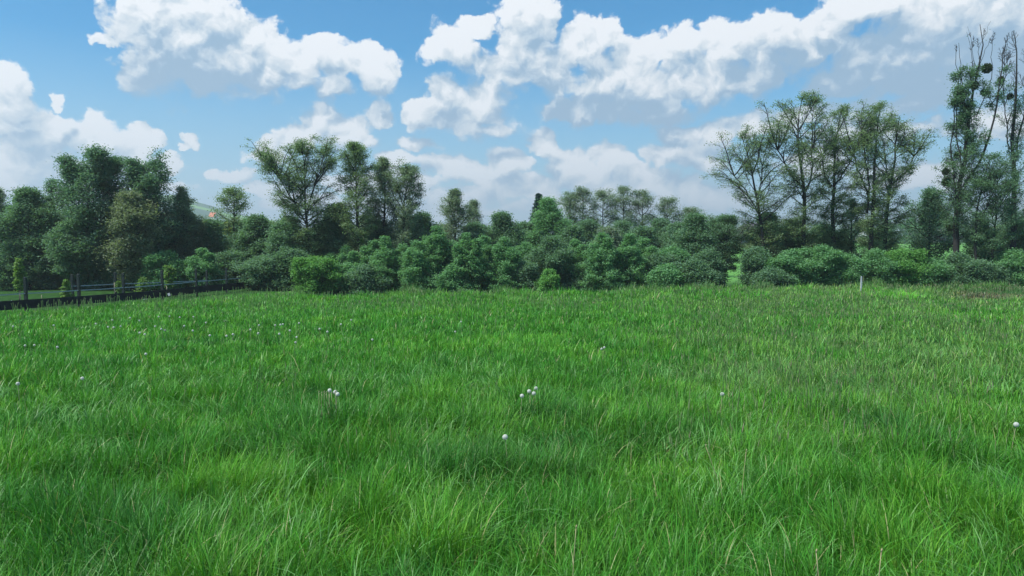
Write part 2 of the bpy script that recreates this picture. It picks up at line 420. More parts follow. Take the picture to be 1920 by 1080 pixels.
def build_grass():
    VS, QS, CS = [], [], []; off = 0
    def add(v, q, c):
        nonlocal off
        VS.append(v); QS.append(q + off); CS.append(c); off += len(v)
    bands = [(1.6, 5.5, 520, 9, 5), (5.5, 10, 230, 10, 4), (10, 18, 72, 11, 3), (18, 46, 23, 12, 3)]
    for (r0, r1, dens, per, K) in bands:
        ang = math.radians(56 if r1 < 11 else 45)
        area = (r1 ** 2 - r0 ** 2) * ang
        nt_ = int(area * dens)
        r = np.sqrt(rng.uniform(r0 ** 2, r1 ** 2, nt_)); a = rng.uniform(-ang, ang, nt_)
        x, y = r * np.sin(a), r * np.cos(a)
        ok = grass_ok(x, y); x, y, r = x[ok], y[ok], r[ok]; nt_ = len(x)
        # clump scale fields
        big = vnoise(x, y, 2.6, 11); mid = vnoise(x, y, 0.55, 12); sm = vnoise(x, y, 0.22, 13)
        hgt = 0.15 + 0.06 * big + 0.14 * sstep(mid, 0.45, 0.95) + 0.07 * sm
        hgt *= rng.uniform(0.75, 1.2, nt_)
        tone = vnoise(x, y, 1.7, 21); yel = vnoise(x, y, 0.8, 22) * 0.6 + vnoise(x, y, 0.3, 25) * 0.4; dk = sstep(vnoise(x, y, 0.5, 23) * 0.7 + vnoise(x, y, 2.1, 24) * 0.3, 0.58, 0.80)
        c = np.zeros((nt_, 3))
        ca, cb_, cc_, cd = np.array([0.082, 0.270, 0.030]), np.array([0.155, 0.38, 0.040]), np.array([0.052, 0.185, 0.040]), np.array([0.17, 0.29, 0.085])
        c = ca + (cb_ - ca) * sstep(yel, 0.35, 0.85)[:, None]
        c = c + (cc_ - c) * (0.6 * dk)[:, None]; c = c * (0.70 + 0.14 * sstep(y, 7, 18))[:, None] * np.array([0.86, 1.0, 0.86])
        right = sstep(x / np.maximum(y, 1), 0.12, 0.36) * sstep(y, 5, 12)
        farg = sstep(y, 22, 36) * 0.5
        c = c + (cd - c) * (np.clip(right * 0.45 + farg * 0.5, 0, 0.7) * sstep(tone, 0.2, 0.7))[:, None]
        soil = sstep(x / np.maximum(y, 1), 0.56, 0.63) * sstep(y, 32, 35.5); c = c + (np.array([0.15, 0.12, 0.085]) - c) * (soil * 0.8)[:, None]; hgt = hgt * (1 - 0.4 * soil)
        mound = np.exp(-(((x - 17.8) / 0.9) ** 2 + ((y - 34.0) / 1.4) ** 2))
        hgt = hgt + 0.25 * mound; c = c + (np.array([0.13, 0.40, 0.04]) - c) * np.clip(mound * 1.2, 0, 0.9)[:, None]
        lean = vnoise(x, y, 0.6, 31) * 4 * np.pi + rng.normal(0, 0.5, nt_)
        # blades
        rep = np.repeat(np.arange(nt_), per); n = len(rep)
        ph = rng.uniform(0, 2 * np.pi, n)
        lx = np.cos(ph) + 0.55 * np.cos(lean[rep]); ly = np.sin(ph) + 0.55 * np.sin(lean[rep]); phi = np.arctan2(ly, lx)
        rad = np.abs(rng.normal(0, 0.035, n)) * (1 + r[rep] * 0.08)
        bx = x[rep] + rad * np.cos(ph); by = y[rep] + rad * np.sin(ph); bz = Hgt(bx, by) - 0.02
        nf = 1 - 0.6 * (sstep(by, fence_y(bx) - 7, fence_y(bx) - 2.5) * sstep(-bx, 10.5, 13))
        edg = sstep(by, 31, 37) * sstep(bx, -12, -8)
        h = hgt[rep] * rng.uniform(0.55, 1.4, n) * nf * (1 + edg * (0.05 + 0.8 * (vnoise(bx, by, 0.9, 61) - 0.3).clip(0)))
        bend = np.clip(rng.beta(1.6, 2.6, n) * 1.05 + 0.08, 0.05, 1.0)
        wpx = 0.00105 * r[rep]
        wd = np.maximum(rng.uniform(0.003, 0.0072, n), wpx * rng.uniform(0.7, 1.3, n))
        col = c[rep] * rng.uniform(0.58, 1.42, (n, 1)) * np.stack([rng.uniform(0.75, 1.3, n), np.ones(n), rng.uniform(0.7, 1.3, n)], -1)
        dry = rng.random(n) < 0.016; col[dry] = np.array([0.34, 0.33, 0.16])
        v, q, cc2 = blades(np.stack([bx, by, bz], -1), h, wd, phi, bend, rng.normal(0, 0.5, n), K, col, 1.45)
        add(v, q, cc2)
    # long arching blades standing out of the sward in the foreground
    n = 16000
    r = np.sqrt(rng.uniform(2.0 ** 2, 12 ** 2, n)); a = rng.uniform(-0.75, 0.75, n); x, y = r * np.sin(a), r * np.cos(a)
    keep = vnoise(x, y, 0.35, 41) > 0.42; x, y, r = x[keep], y[keep], r[keep]; n = len(x)
    col = np.array([0.12, 0.28, 0.075]) * rng.uniform(0.7, 1.4, (n, 1))
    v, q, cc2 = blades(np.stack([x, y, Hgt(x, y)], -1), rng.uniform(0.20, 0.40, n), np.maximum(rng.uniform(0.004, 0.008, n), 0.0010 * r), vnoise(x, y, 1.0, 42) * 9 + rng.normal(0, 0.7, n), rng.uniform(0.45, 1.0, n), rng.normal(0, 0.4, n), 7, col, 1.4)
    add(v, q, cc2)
    me = mesh_np('meadow_grass', np.concatenate(VS), [np.concatenate(QS)], np.concatenate(CS), MT['grass'])
    o = link('meadow_grass', me); tag(o, 'long lush green grass covering the whole meadow', 'grass', kind='stuff')
    print('grass verts', len(me.vertices), 'faces', len(me.polygons))
build_grass()

def build_seed_grass():
    n = 9000
    y = rng.uniform(5.0, 42, n * 2); a = rng.uniform(-0.75, 0.78, n * 2); x = y * a
    pr = 0.10 + 0.95 * sstep(a, 0.10, 0.35) + 0.5 * sstep(y, 22, 34)
    pr *= sstep(vnoise(x, y, 2.2, 51), 0.25, 0.7) + 0.15
    k = (rng.random(n * 2) < pr) & grass_ok(x, y); x, y = x[k][:n], y[k][:n]; n = len(x)
    z = Hgt(x, y); h = rng.uniform(0.28, 0.52, n)
    ph = rng.uniform(0, 2 * np.pi, n); ln = rng.uniform(0.02, 0.16, n) * h
    K = 4; t = np.linspace(0, 1, K + 1)[None]
    pts = np.stack([x[:, None] + (ln * np.cos(ph))[:, None] * t ** 2, y[:, None] + (ln * np.sin(ph))[:, None] * t ** 2, z[:, None] + h[:, None] * t], -1)
    rad = np.maximum(0.0012, 0.00035 * y)[:, None] * np.ones((1, K + 1))
    v1, q1 = tubes(pts, rad, 3)
    t2 = np.array([0.80, 0.88, 0.95, 1.03])[None]
    hp = np.stack([x[:, None] + (ln * np.cos(ph))[:, None] * t2 ** 2, y[:, None] + (ln * np.sin(ph))[:, None] * t2 ** 2, z[:, None] + h[:, None] * t2], -1)
    hr = np.maximum(rng.uniform(0.0025, 0.005, n), 0.00042 * y)[:, None] * np.array([0.3, 1.0, 0.8, 0.1])[None]
    v2, q2 = tubes(hp, hr, 4)
    sc = np.array([0.15, 0.30, 0.09]); hc = np.array([0.26, 0.34, 0.15]); hr_ = np.array([0.36, 0.29, 0.22])
    c1 = np.repeat(sc * rng.uniform(0.7, 1.3, (n, 1)), (K + 1) * 3, 0)
    brown = (rng.random(n) < 0.10 + 0.6 * sstep(x, 19, 24) * sstep(y, 28, 34))[:, None]
    c2 = np.repeat(np.where(brown, hr_, hc) * rng.uniform(0.7, 1.3, (n, 1)), 16, 0)
    me = mesh_np('seeding_grass', np.concatenate([v1, v2]), [q1, q2 + len(v1)], np.concatenate([c1, c2]), MT['grass'])
    tag(link('seeding_grass', me), 'thin grass stalks with pale brownish seed heads standing above the meadow', 'grass', kind='stuff')
build_seed_grass()

def build_verge():
    n = 42000
    x = rng.uniform(-24, 34, n); e = 38.0 + 4.0 * sstep(x, 0, 22) - 1.5 * sstep(-x, 0, 10) + 12 * sstep(-x, 10.5, 14.5)
    y = e + 0.4 + rng.gamma(1.6, 0.9, n)
    f = vnoise(x, y, 1.6, 71) * 0.65 + vnoise(x, y, 0.5, 72) * 0.35
    k = (f > 0.42) & ~((x < -11) & (y > fence_y(x) + 0.3)); x, y, f = x[k], y[k], f[k]; n = len(x)
    h = (0.20 + 0.75 * (f - 0.42) / 0.5) * rng.uniform(0.5, 1.25, n)
    g = vnoise(x, y, 2.3, 73)[:, None]
    col = (np.array([0.06, 0.15, 0.045]) * (1 - g) + np.array([0.14, 0.30, 0.07]) * g) * rng.uniform(0.7, 1.3, (n, 1))
    pale = rng.random(n) < 0.06; col[pale] = np.array([0.34, 0.34, 0.2])
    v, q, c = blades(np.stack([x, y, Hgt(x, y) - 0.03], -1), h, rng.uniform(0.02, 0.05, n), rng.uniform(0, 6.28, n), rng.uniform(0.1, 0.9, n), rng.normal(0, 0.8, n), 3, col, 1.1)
    tag(link('verge_weeds', mesh_np('verge_weeds', v, [q], c, MT['grass'])), 'rank grass and weeds growing ragged along the foot of the shrubs', 'weeds', kind='stuff')
build_verge()

# ------------------------------------------------------------------ trees
def grow(rg, start, d, length, K, trop, wob):
    n = len(start); pts = np.empty((n, K + 1, 3)); pts[:, 0] = start; d = nrm(d)
    st = (length / K)[:, None]
    for k in range(K):
        pts[:, k + 1] = pts[:, k] + d * st
        d = d + rg.normal(0, wob, (n, 3)); d[:, 2] += trop; d = nrm(d)
    return pts
def sub(rg, par, plen, n, t0, t1, a0, a1, ratio, K, trop, wob, flat=1.0, taper=0.55):
    m, kp, _ = par.shape; kp -= 1
    idx = np.repeat(np.arange(m), n)
    t = t0 + (t1 - t0) * ((np.tile(np.arange(n), m) + rg.random(m * n)) / n)
    f = t * kp; i = np.minimum(f.astype(int), kp - 1); fr = (f - i)[:, None]
    p = par[idx, i] * (1 - fr) + par[idx, i + 1] * fr
    pd = nrm(par[idx, i + 1] - par[idx, i])
    r = rg.normal(0, 1, (m * n, 3)); r[:, 2] *= flat
    pr = nrm(r - (r * pd).sum(-1, keepdims=True) * pd)
    ang = np.radians(rg.uniform(a0, a1, m * n))[:, None]
    d = pd * np.cos(ang) + pr * np.sin(ang)
    if flat < 1: d[:, 2] *= 0.45 + 0.55 * flat
    L = ratio * plen[idx] * (1 - taper * t) * rg.uniform(0.6, 1.25, m * n)
    return grow(rg, p, d, L, K, trop, wob), L, idx, t
PROF = {
    'spread2': lambda t: np.clip(1.15 - 1.25 * np.clip(t, 0, 1) ** 0.9, 0.14, 1.0) * np.clip(0.6 + 3 * t, 0, 1),
    'ovoid': lambda t: np.clip((t + 0.05) ** 0.55 * (1 - t) ** 0.55 * 1.75, 0.08, 1.05),
    'dome': lambda t: np.clip(1.02 * (1 - np.clip(t, 0, 1) ** 2.4) ** 0.6 * (0.75 + 0.25 * t), 0.10, 1.0),
    'conic': lambda t: np.clip((1 - t) ** 0.8 * (0.85 + 0.5 * t), 0.06, 1.0),
    'column': lambda t: np.clip((t + 0.3) ** 0.4 * (1 - t) ** 0.35, 0.15, 1.0),
    'spread': lambda t: np.clip(0.35 + 1.0 * t ** 0.7 * (1 - t) ** 0.35, 0.2, 1.05),
}
KINDS = {
 # cb crown base, n1..n3 branch counts, lf leaves per twig, ls leaf size, a0/a1 limb angle at bottom/top of crown, spread of leaves
 'alder':  dict(cb=0.22, n1=48, n2=9, n3=5, lf=10, ls=0.08, a0=84, a1=28, trop=0.05, flat=0.4, prof='ovoid', off=0.16, r0=0.0145, wob=0.13),
 'airy':   dict(cb=0.34, n1=30, n2=8, n3=5, lf=12, ls=0.08, a0=72, a1=26, trop=0.07, flat=0.45, prof='ovoid', off=0.18, r0=0.013, wob=0.15),
 'dense':  dict(cb=0.10, n1=52, n2=9, n3=5, lf=18, ls=0.115, a0=85, a1=25, trop=0.05, flat=0.8, prof='ovoid', off=0.26, r0=0.014, wob=0.12),
 'bush':   dict(cb=0.02, n1=52, n2=8, n3=4, lf=26, ls=0.10, a0=88, a1=25, trop=0.03, flat=0.7, prof='dome', off=0.20, r0=0.012, wob=0.12),
 'feather':dict(cb=0.02, n1=60, n2=8, n3=4, lf=24, ls=0.09, a0=62, a1=12, trop=0.04, flat=0.6, prof='conic', off=0.12, r0=0.012, wob=0.08),
 'poplar': dict(cb=0.22, n1=44, n2=8, n3=4, lf=13, ls=0.12, a0=72, a1=14, trop=0.16, flat=1.0, prof='column', off=0.16, r0=0.0125, wob=0.08),
 'round':  dict(cb=0.14, n1=46, n2=8, n3=5, lf=24, ls=0.12, a0=85, a1=30, trop=0.05, flat=0.8, prof='dome', off=0.27, r0=0.013, wob=0.12),
 'farhead':dict(cb=0.42, n1=26, n2=7, n3=4, lf=15, ls=0.10, a0=75, a1=40, trop=0.06, flat=0.3, prof='spread', off=0.24, r0=0.013, wob=0.15),
}
GREENS = {
 'teal':  ((0.034, 0.070, 0.043), (0.060, 0.110, 0.062)),
 'alder': ((0.050, 0.085, 0.042), (0.085, 0.125, 0.055)),
 'dark':  ((0.036, 0.074, 0.042), (0.062, 0.112, 0.056)),
 'olive': ((0.060, 0.085, 0.045), (0.085, 0.105, 0.060)),
 'mid':   ((0.040, 0.098, 0.043), (0.072, 0.148, 0.058)),
 'fresh': ((0.040, 0.105, 0.028), (0.066, 0.145, 0.036)),
 'lime':  ((0.050, 0.095, 0.026), (0.082, 0.135, 0.036)),
 'yellow':((0.17, 0.19, 0.015), (0.23, 0.24, 0.03)),
 'grey':  ((0.060, 0.088, 0.058), (0.085, 0.12, 0.072)),
}
NL = 0; NT = 0
GG = np.array([2.75, 2.62, 2.9])
def tree(name, label, cat, px, Y, top, width, kind, green, group=None, stems=None, mistletoe=None, bark='bark', leaf_r=1.0, bare_top=0.0, seed=None, shiftx=0.0, **over):
    """px: column of the trunk foot; top: row of the crown top; width: crown width in photo pixels; Y: distance."""
    global NL, NT
    NT += 1
    rg = np.random.default_rng(seed if seed is not None else 100 + NT)
    p = dict(KINDS[kind]); p.update(over)
    X = (px - 960) / F_PX * Y; zb = H1(X, Y) - 0.05
    ztop = at(px, top, Y)[2]; Ht = max(ztop - zb, 0.6); Rc = width * 0.5 / F_PX * Y * 1.12
    # scale detail down for things far away
    root = empty(name, (X, Y, zb)); tag(root, label, cat, group)
    # stems: list of polylines of (dx px, row) from the foot
    K0 = 12
    ST = []
    s_top = 0.97
    if stems:
        for s in stems:
            pts = np.array([((q[0] - px) / F_PX * Y, q[2] if len(q) > 2 else rg.normal(0, 0.15), at(q[0], q[1], Y)[2] - zb) for q in s])
            seg = np.concatenate([[0], np.cumsum(np.linalg.norm(np.diff(pts, axis=0), axis=1))]); tt = np.linspace(0, seg[-1], K0 + 1)
            ST.append(np.stack([np.interp(tt, seg, pts[:, k]) for k in range(3)], -1))
    elif kind in ('bush', 'feather'):
        ns = p.get('ns', 7 if kind == 'bush' else 4)
        for k in range(ns):
            az = 2 * np.pi * (k + rg.random()) / ns; ln = rg.uniform(0.1, 0.55) * Rc * (0.0 if k == 0 else 1.0)
            t = np.linspace(0, 1, K0 + 1); hh = Ht * (s_top if k == 0 else rg.uniform(0.6, 0.93))
            ST.append(np.stack([np.cos(az) * ln * t ** 0.8, np.sin(az) * ln * t ** 0.8, hh * t], -1))
    else:
        t = np.linspace(0, 1, K0 + 1)
        ST.append(np.stack([0 * t, 0 * t, Ht * s_top * t], -1))
        if p.get('fork', 0):
            for k in range(p['fork']):
                f0 = rg.uniform(0.3, 0.5); az = rg.uniform(0, 2 * np.pi); tt = np.linspace(f0, 1, K0 + 1); q = (tt - f0) / (1 - f0)
                ln = Rc * rg.uniform(0.35, 0.6)
                ST.append(np.stack([np.cos(az) * ln * q ** 0.7, np.sin(az) * ln * q ** 0.7, Ht * (f0 + (rg.uniform(0.82, 0.95) - f0) * q)], -1))
    ST = np.array(ST)
    wob = np.cumsum(rg.normal(0, 0.006 * Ht, ST.shape), axis=1); wob -= wob[:, :1]; wob[..., 2] *= 0.2
    ST = ST + wob * 0.6
    n0 = len(ST)
    tt = np.linspace(0, 1, K0 + 1)
    hrel = ST[:, :, 2] / Ht
    r0 = p['r0'] * Ht * (1.0 if n0 == 1 or stems else 0.6)
    rad0 = r0 * np.clip(1.02 - hrel, 0.03, 1) ** 0.95 + 0.008
    if not stems and kind not in ('bush', 'feather') : rad0[:, 0] *= 1.35
    if n0 > 1: rad0[1:] *= 0.6
    if kind == 'poplar' and n0 > 2: rad0[2:] *= 0.6
    tv, tq = [], []; off = 0
    def addt(pts, rad, s):
        nonlocal off
        v, q = tubes(pts, rad, s); tv.append(v); tq.append(q + off); off += len(v)
    addt(ST, rad0, 7)
    # limbs
    n1 = p['n1']; prof = PROF[p['prof']]
    cb = p['cb']
    tc = (np.arange(n1) + rg.random(n1)) / n1
    hz = cb + (s_top - cb) * tc ** 0.95
    si = rg.integers(0, n0, n1); si[: n0 * 2] = np.tile(np.arange(n0), 2)[: min(n0 * 2, n1)]
    P0 = np.empty((n1, 3))
    for k in range(n1):
        s = ST[si[k]]; h = hz[k] * Ht
        lo, hi = s[0, 2], s[-1, 2]
        if h < lo: s = ST[0]; lo, hi = s[0, 2], s[-1, 2]; si[k] = 0
        h = min(max(h, lo + 0.05 * (hi - lo)), hi * 0.995)
        P0[k] = [np.interp(h, s[:, 2], s[:, j]) for j in range(3)]
    az = np.arange(n1) * 2.39996 + rg.normal(0, 0.45, n1)
    if stems is None and n0 > 1:      # let outer stems send limbs outward
        pass
    ang = np.radians(p['a0'] + (p['a1'] - p['a0']) * tc + rg.normal(0, 7, n1))
    d = np.stack([np.cos(az) * np.sin(ang), np.sin(az) * np.sin(ang), np.cos(ang)], -1)
    tr = (P0[:, 2] / Ht - cb) / (s_top - cb)
    L1 = Rc * prof(np.clip(tr, 0, 1)) * rg.uniform(0.6, 1.12, n1) / np.maximum(np.sin(ang), 0.42)
    if n0 > 1 and not stems: L1 *= 0.8
    if stems and n0 > 1: L1 *= 0.8
    L1 = np.minimum(L1, np.maximum((Ht * rg.uniform(0.93, 1.06, n1) - P0[:, 2]) / np.maximum(np.cos(ang), 0.12), 0.25 * Rc) + 0.1 * Rc)
    st8 = rg.bit_generator.state
    B1 = grow(rg, P0, d, L1, 6, p['trop'], p['wob'])
    if not stems:
        allow_j = rg.uniform(0.65, 1.15, n1) + (rg.random(n1) < 0.12) * 0.4
        for _ in range(2):       # keep limb tips inside the uneven crown outline
            tip = B1[:, -1]; tz = np.clip((tip[:, 2] / Ht - cb) / (s_top - cb), 0, 1)
            rr = np.hypot(tip[:, 0], tip[:, 1]); al = Rc * prof(tz) * allow_j
            sc = np.clip(al / np.maximum(rr, 1e-3), 0.35, 1.0)
            sc = np.where(tip[:, 2] > Ht * 1.0, np.minimum(sc, np.clip((Ht - P0[:, 2]) / np.maximum(tip[:, 2] - P0[:, 2], 1e-3), 0.2, 1)), sc)
            L1 = L1 * sc; B1 = P0[:, None] + (B1 - P0[:, None]) * sc[:, None, None]
    k1 = np.linspace(1, 0.25, 7)[None]
    r1 = np.clip(L1 * 0.016, 0.01, r0 * 0.55)[:, None] * k1 + 0.004
    addt(B1, r1, 4)
    B2, L2, i2, t2 = sub(rg, B1, L1, p['n2'], 0.18, 1.0, 28, 68, 0.48, 4, p['trop'] * 0.7, p['wob'], p['flat'])
    minr = 0.00024 * Y
    addt(B2, np.maximum(L2 * 0.009, minr * 0.8)[:, None] * np.linspace(1, 0.35, 5)[None] + 0.003, 3)
    B3, L3, i3, t3 = sub(rg, B2, L2, p['n3'], 0.15, 1.0, 25, 65, 0.55, 2, 0.02, p['wob'], p['flat'])
    addt(B3, np.maximum(L3 * 0.006, minr * 0.45)[:, None] * np.linspace(1, 0.5, 3)[None] + 0.002, 3)
    # leaves
    lf = p['lf']; m = len(B3)
    cl = rg.uniform(0.35, 1.5, m) if kind != 'poplar' else np.clip(rg.normal(0.9, 1.0, m), 0.0, 3.0)                       # uneven leafing along the crown
    cnt = rg.poisson(lf * cl)
    if bare_top > 0:
        hz3 = B3[:, 1, 2] / Ht; cnt = np.where(hz3 > 1 - bare_top, (cnt * 0.04).astype(int), cnt)
    idx = np.repeat(np.arange(m), cnt); n = len(idx)
    t = rg.uniform(0.1, 1.15, n) * 2; i = np.minimum(t.astype(int), 1); fr = (t - i)[:, None]
    c = B3[idx, i] * (1 - fr) + B3[idx, i + 1] * fr
    o = rg.normal(0, p['off'], (n, 3)); o[:, 2] *= 0.55
    c = c + o
    L = p['ls'] * rg.uniform(0.6, 1.35, n) * leaf_r
    nrml = rg.normal(0, 1, (n, 3)); nrml[:, 2] = np.abs(nrml[:, 2]) + 0.9; nrml = nrm(nrml)
    u = nrm(np.cross(nrml, rg.normal(0, 1, (n, 3)))); vv = np.cross(nrml, u)
    hl = (L * 0.55)[:, None]; hw = (L * 0.36)[:, None]
    lv = np.stack([c - u * hl, c + vv * hw, c + u * hl, c - vv * hw], 1).reshape(-1, 3)
    lq = np.arange(n * 4).reshape(-1, 4)
    g0, g1 = np.array(GREENS[green][0]) * GG, np.array(GREENS[green][1]) * GG
    mixf = np.clip(0.5 + 0.35 * rg.normal(0, 1, m)[idx] * 0.6 + rg.normal(0, 0.12, n), 0, 1)[:, None]
    lc = (g0 + (g1 - g0) * mixf) * rg.uniform(0.9, 1.1, (n, 1))
    lc = np.repeat(lc, 4, 0)
    NL += n
    link('trunk', mesh_np('trunk', np.concatenate(tv), [np.concatenate(tq)], None, MT[bark], True), root)
    link('crown', mesh_np('crown', lv, [lq], lc, MT['leaf']), root)
    if mistletoe:
        for (mx, my, mr) in mistletoe:
            q = at(mx, my, Y); rr = mr / F_PX * Y
            n = int(900 * min(1.0, mr / 10)); dirs = nrm(rg.normal(0, 1, (n, 3))); rad = rr * rg.uniform(0.25, 1.0, n) ** 0.6
            cen = np.array([q[0] - X, rg.normal(0, 0.3), q[2] - zb]) + dirs * rad[:, None]
            u = nrm(dirs + rg.normal(0, 0.5, (n, 3))); vv = nrm(np.cross(u, rg.normal(0, 1, (n, 3))))
            lv = np.stack([cen - u * 0.07, cen + vv * 0.03, cen + u * 0.07, cen - vv * 0.03], 1).reshape(-1, 3)
            lc = np.repeat(np.array([0.045, 0.075, 0.028]) * rg.uniform(0.7, 1.3, (n, 1)), 4, 0)
            link('mistletoe', mesh_np('mistletoe', lv, [np.arange(n * 4).reshape(-1, 4)], lc, MT['leaf']), root)
    return root

GR = 'tall alders in the row on the right'
tree('alder_tree', 'airy alder leaning left, leftmost of the tall trees right of the gap in the hedge', 'tree', 1432, 50, 252, 150, 'alder', 'alder', GR,
     stems=[[(1432,548),(1430,460),(1424,390),(1412,340),(1398,290),(1388,258)],[(1420,375),(1428,330),(1432,280)],[(1424,400),(1400,365),(1380,330)]], cb=0.18, n1=62)
tree('alder_tree', 'tall alder whose trunk forks into two long upright stems, highest of the right hand alders', 'tree', 1509, 49, 180, 132, 'alder', 'alder', GR,
     stems=[[(1509,548),(1508,460),(1504,380),(1496,345),(1486,280),(1483,225),(1490,182)],[(1503,372),(1512,330),(1522,270),(1525,215),(1520,190)],[(1499,352),(1478,328),(1462,300),(1448,280)]], cb=0.22, n1=74)
tree('alder_tree', 'alder with dark straight trunk and domed crown, second tall trunk from the forked alder', 'tree', 1558, 50, 202, 104, 'alder', 'alder', GR,
     stems=[[(1558,548),(1558,460),(1556,390),(1553,330),(1560,260),(1564,205)],[(1555,360),(1574,325),(1588,290)],[(1556,350),(1540,318),(1534,290)]], cb=0.24, n1=64)
tree('alder_tree', 'slender alder forking low with crown merged into its right neighbour', 'tree', 1632, 48, 190, 110, 'alder', 'alder', GR,
     stems=[[(1632,548),(1631,460),(1629,380),(1634,310),(1640,240),(1645,192)],[(1629,370),(1614,345),(1600,310),(1594,280)],[(1625,400),(1622,350),(1612,280),(1610,240)]], cb=0.24, n1=64)
tree('alder_tree', 'rightmost alder before the mistletoe poplar, its crown hanging out to the right', 'tree', 1662, 50, 212, 124, 'alder', 'alder', GR,
     stems=[[(1662,548),(1660,460),(1664,370),(1668,310),(1672,260),(1680,215)],[(1663,350),(1684,335),(1706,318),(1718,290)],[(1664,340),(1650,300),(1652,250)]], cb=0.24, n1=64)
tree('poplar_tree', 'tallest tree, a poplar with bare twiggy top and round mistletoe clumps', 'tree', 1793, 48, 48, 118, 'poplar', 'dark', 'poplars at the right edge of the photo', prof='spread2',
     stems=[[(1793,548),(1795,450),(1799,360),(1806,280),(1812,180),(1818,95),(1816,50)],[(1800,350),(1822,300),(1842,230),(1850,150),(1856,85)],[(1798,380),(1790,300),(1782,220),(1780,150)],[(1804,300),(1800,220),(1796,120),(1790,60)],[(1815,150),(1830,100),(1838,62)],[(1799,400),(1786,340),(1773,270),(1768,205)],[(1806,260),(1802,170),(1797,95)],[(1812,200),(1810,120),(1806,42)],[(1815,150),(1824,90),(1828,44)],[(1818,220),(1836,150),(1842,70)],[(1800,240),(1792,160),(1787,80)],[(1846,200),(1862,140),(1866,85)]],
     mistletoe=[(1771,322,6),(1781,340,8),(1788,428,6),(1791,192,8),(1809,204,6),(1826,160,8),(1851,128,9),(1850,172,6),(1797,290,6)], bare_top=0.15, n1=110, n2=9, lf=9, ls=0.09)
tree('poplar_tree', 'thin upright poplar with sparse leaves next to the right edge, bare tips above', 'tree', 1890, 49, 55, 70, 'poplar', 'dark', 'poplars at the right edge of the photo',
     stems=[[(1890,548),(1889,450),(1888,350),(1890,250),(1884,150),(1876,60)],[(1889,330),(1902,250),(1910,170),(1914,110)],[(1890,280),(1878,200),(1872,120)]],
     mistletoe=[(1878,148,5),(1904,178,6)], bare_top=0.2, n1=60, lf=6, ls=0.09, a0=60)
tree('poplar_tree', 'nearly bare tree cut by the right edge of the photo', 'tree', 1955, 48, 80, 120, 'poplar', 'dark', 'poplars at the right edge of the photo', bare_top=0.45, n1=40, lf=4, fork=3)
tree('young_alder', 'thin crooked tree with pale leaves between the two poplar trunks', 'tree', 1838, 47, 290, 100, 'airy', 'dark', stems=[[(1842,548),(1832,470),(1826,400),(1832,340),(1846,295)],[(1828,420),(1850,380),(1866,340)]], lf=13)
tree('young_alder', 'crooked low branching tree beside the thin poplar trunk', 'tree', 1868, 47, 330, 120, 'airy', 'dark', stems=[[(1866,548),(1862,470),(1866,400),(1884,350),(1898,330)],[(1864,430),(1850,390),(1840,360)]], lf=15)
tree('young_alder', 'short dark tree standing between the second and third alder trunks', 'tree', 1597, 52, 370, 90, 'airy', 'dark', lf=10, cb=0.25)
tree('young_alder', 'small spreading tree filling the gap left of the mistletoe poplar', 'tree', 1740, 54, 358, 140, 'dense', 'teal', lf=9, cb=0.3)

GM = 'thin crowned trees far behind the middle shrubs'
for (x, t_, wd, lab) in [(1068,362,60,'pale thin tree just right of the dense round tree'),(1092,353,56,'leftmost dark trunked tree of the distant flat topped row'),(1132,357,64,'second tree of the distant flat topped row behind the middle shrubs'),
                   (1168,352,60,'third and highest tree of the distant flat topped row'),(1204,360,66,'fourth tree of the distant flat topped row with a slanting trunk'),(1250,373,74,'rounded airy tree closing the distant row on its right end'),(1296,392,70,'low airy tree half hidden behind the dark shrub at the hedge gap')]:
    tree('distant_alder', lab, 'tree', x, 76, t_, wd * 1.15, 'farhead', 'grey', GM)
GL = 'tall alders left of the centre'
tree('alder_tree', 'small flat topped alder standing alone before the bright hillside', 'tree', 441, 56, 355, 74, 'farhead', 'alder', GL, ls=0.11, lf=13)
tree('alder_tree', 'wide many forked alder, broadest of the left hand alders', 'tree', 580, 49, 278, 158, 'alder', 'alder', GL,
     stems=[[(584,548),(582,480),(577,420),(577,360),(572,310),(568,280)],[(578,400),(590,350),(602,310),(608,284)],[(578,425),(562,395),(545,365),(532,335)]], cb=0.24, n1=90, n2=9, lf=13)
tree('alder_tree', 'very straight tall alder, highest tree left of the centre', 'tree', 676, 49, 268, 84, 'alder', 'alder', GL, stems=[[(684,548),(680,470),(676,400),(674,330),(672,270)]], cb=0.08, n1=72, lf=13)
tree('alder_tree', 'slender straight alder just right of the highest left hand alder', 'tree', 720, 51, 292, 76, 'alder', 'grey', GL, cb=0.12, n1=60, lf=13)
tree('alder_tree', 'narrow pointed alder closing the left hand alder row', 'tree', 754, 50, 314, 88, 'alder', 'grey', GL, stems=[[(750,548),(752,480),(756,400),(764,350),(768,316)]], cb=0.10, n1=60, lf=13)
tree('alder_tree', 'lower alder with dark trunk showing above the feathery shrubs left of centre', 'tree', 855, 55, 353, 100, 'alder', 'grey', GL, cb=0.12, n1=60, lf=13)
tree('alder_tree', 'thin leaning alder behind the soft green trees near the centre', 'tree', 888, 60, 372, 50, 'airy', 'grey', GL)

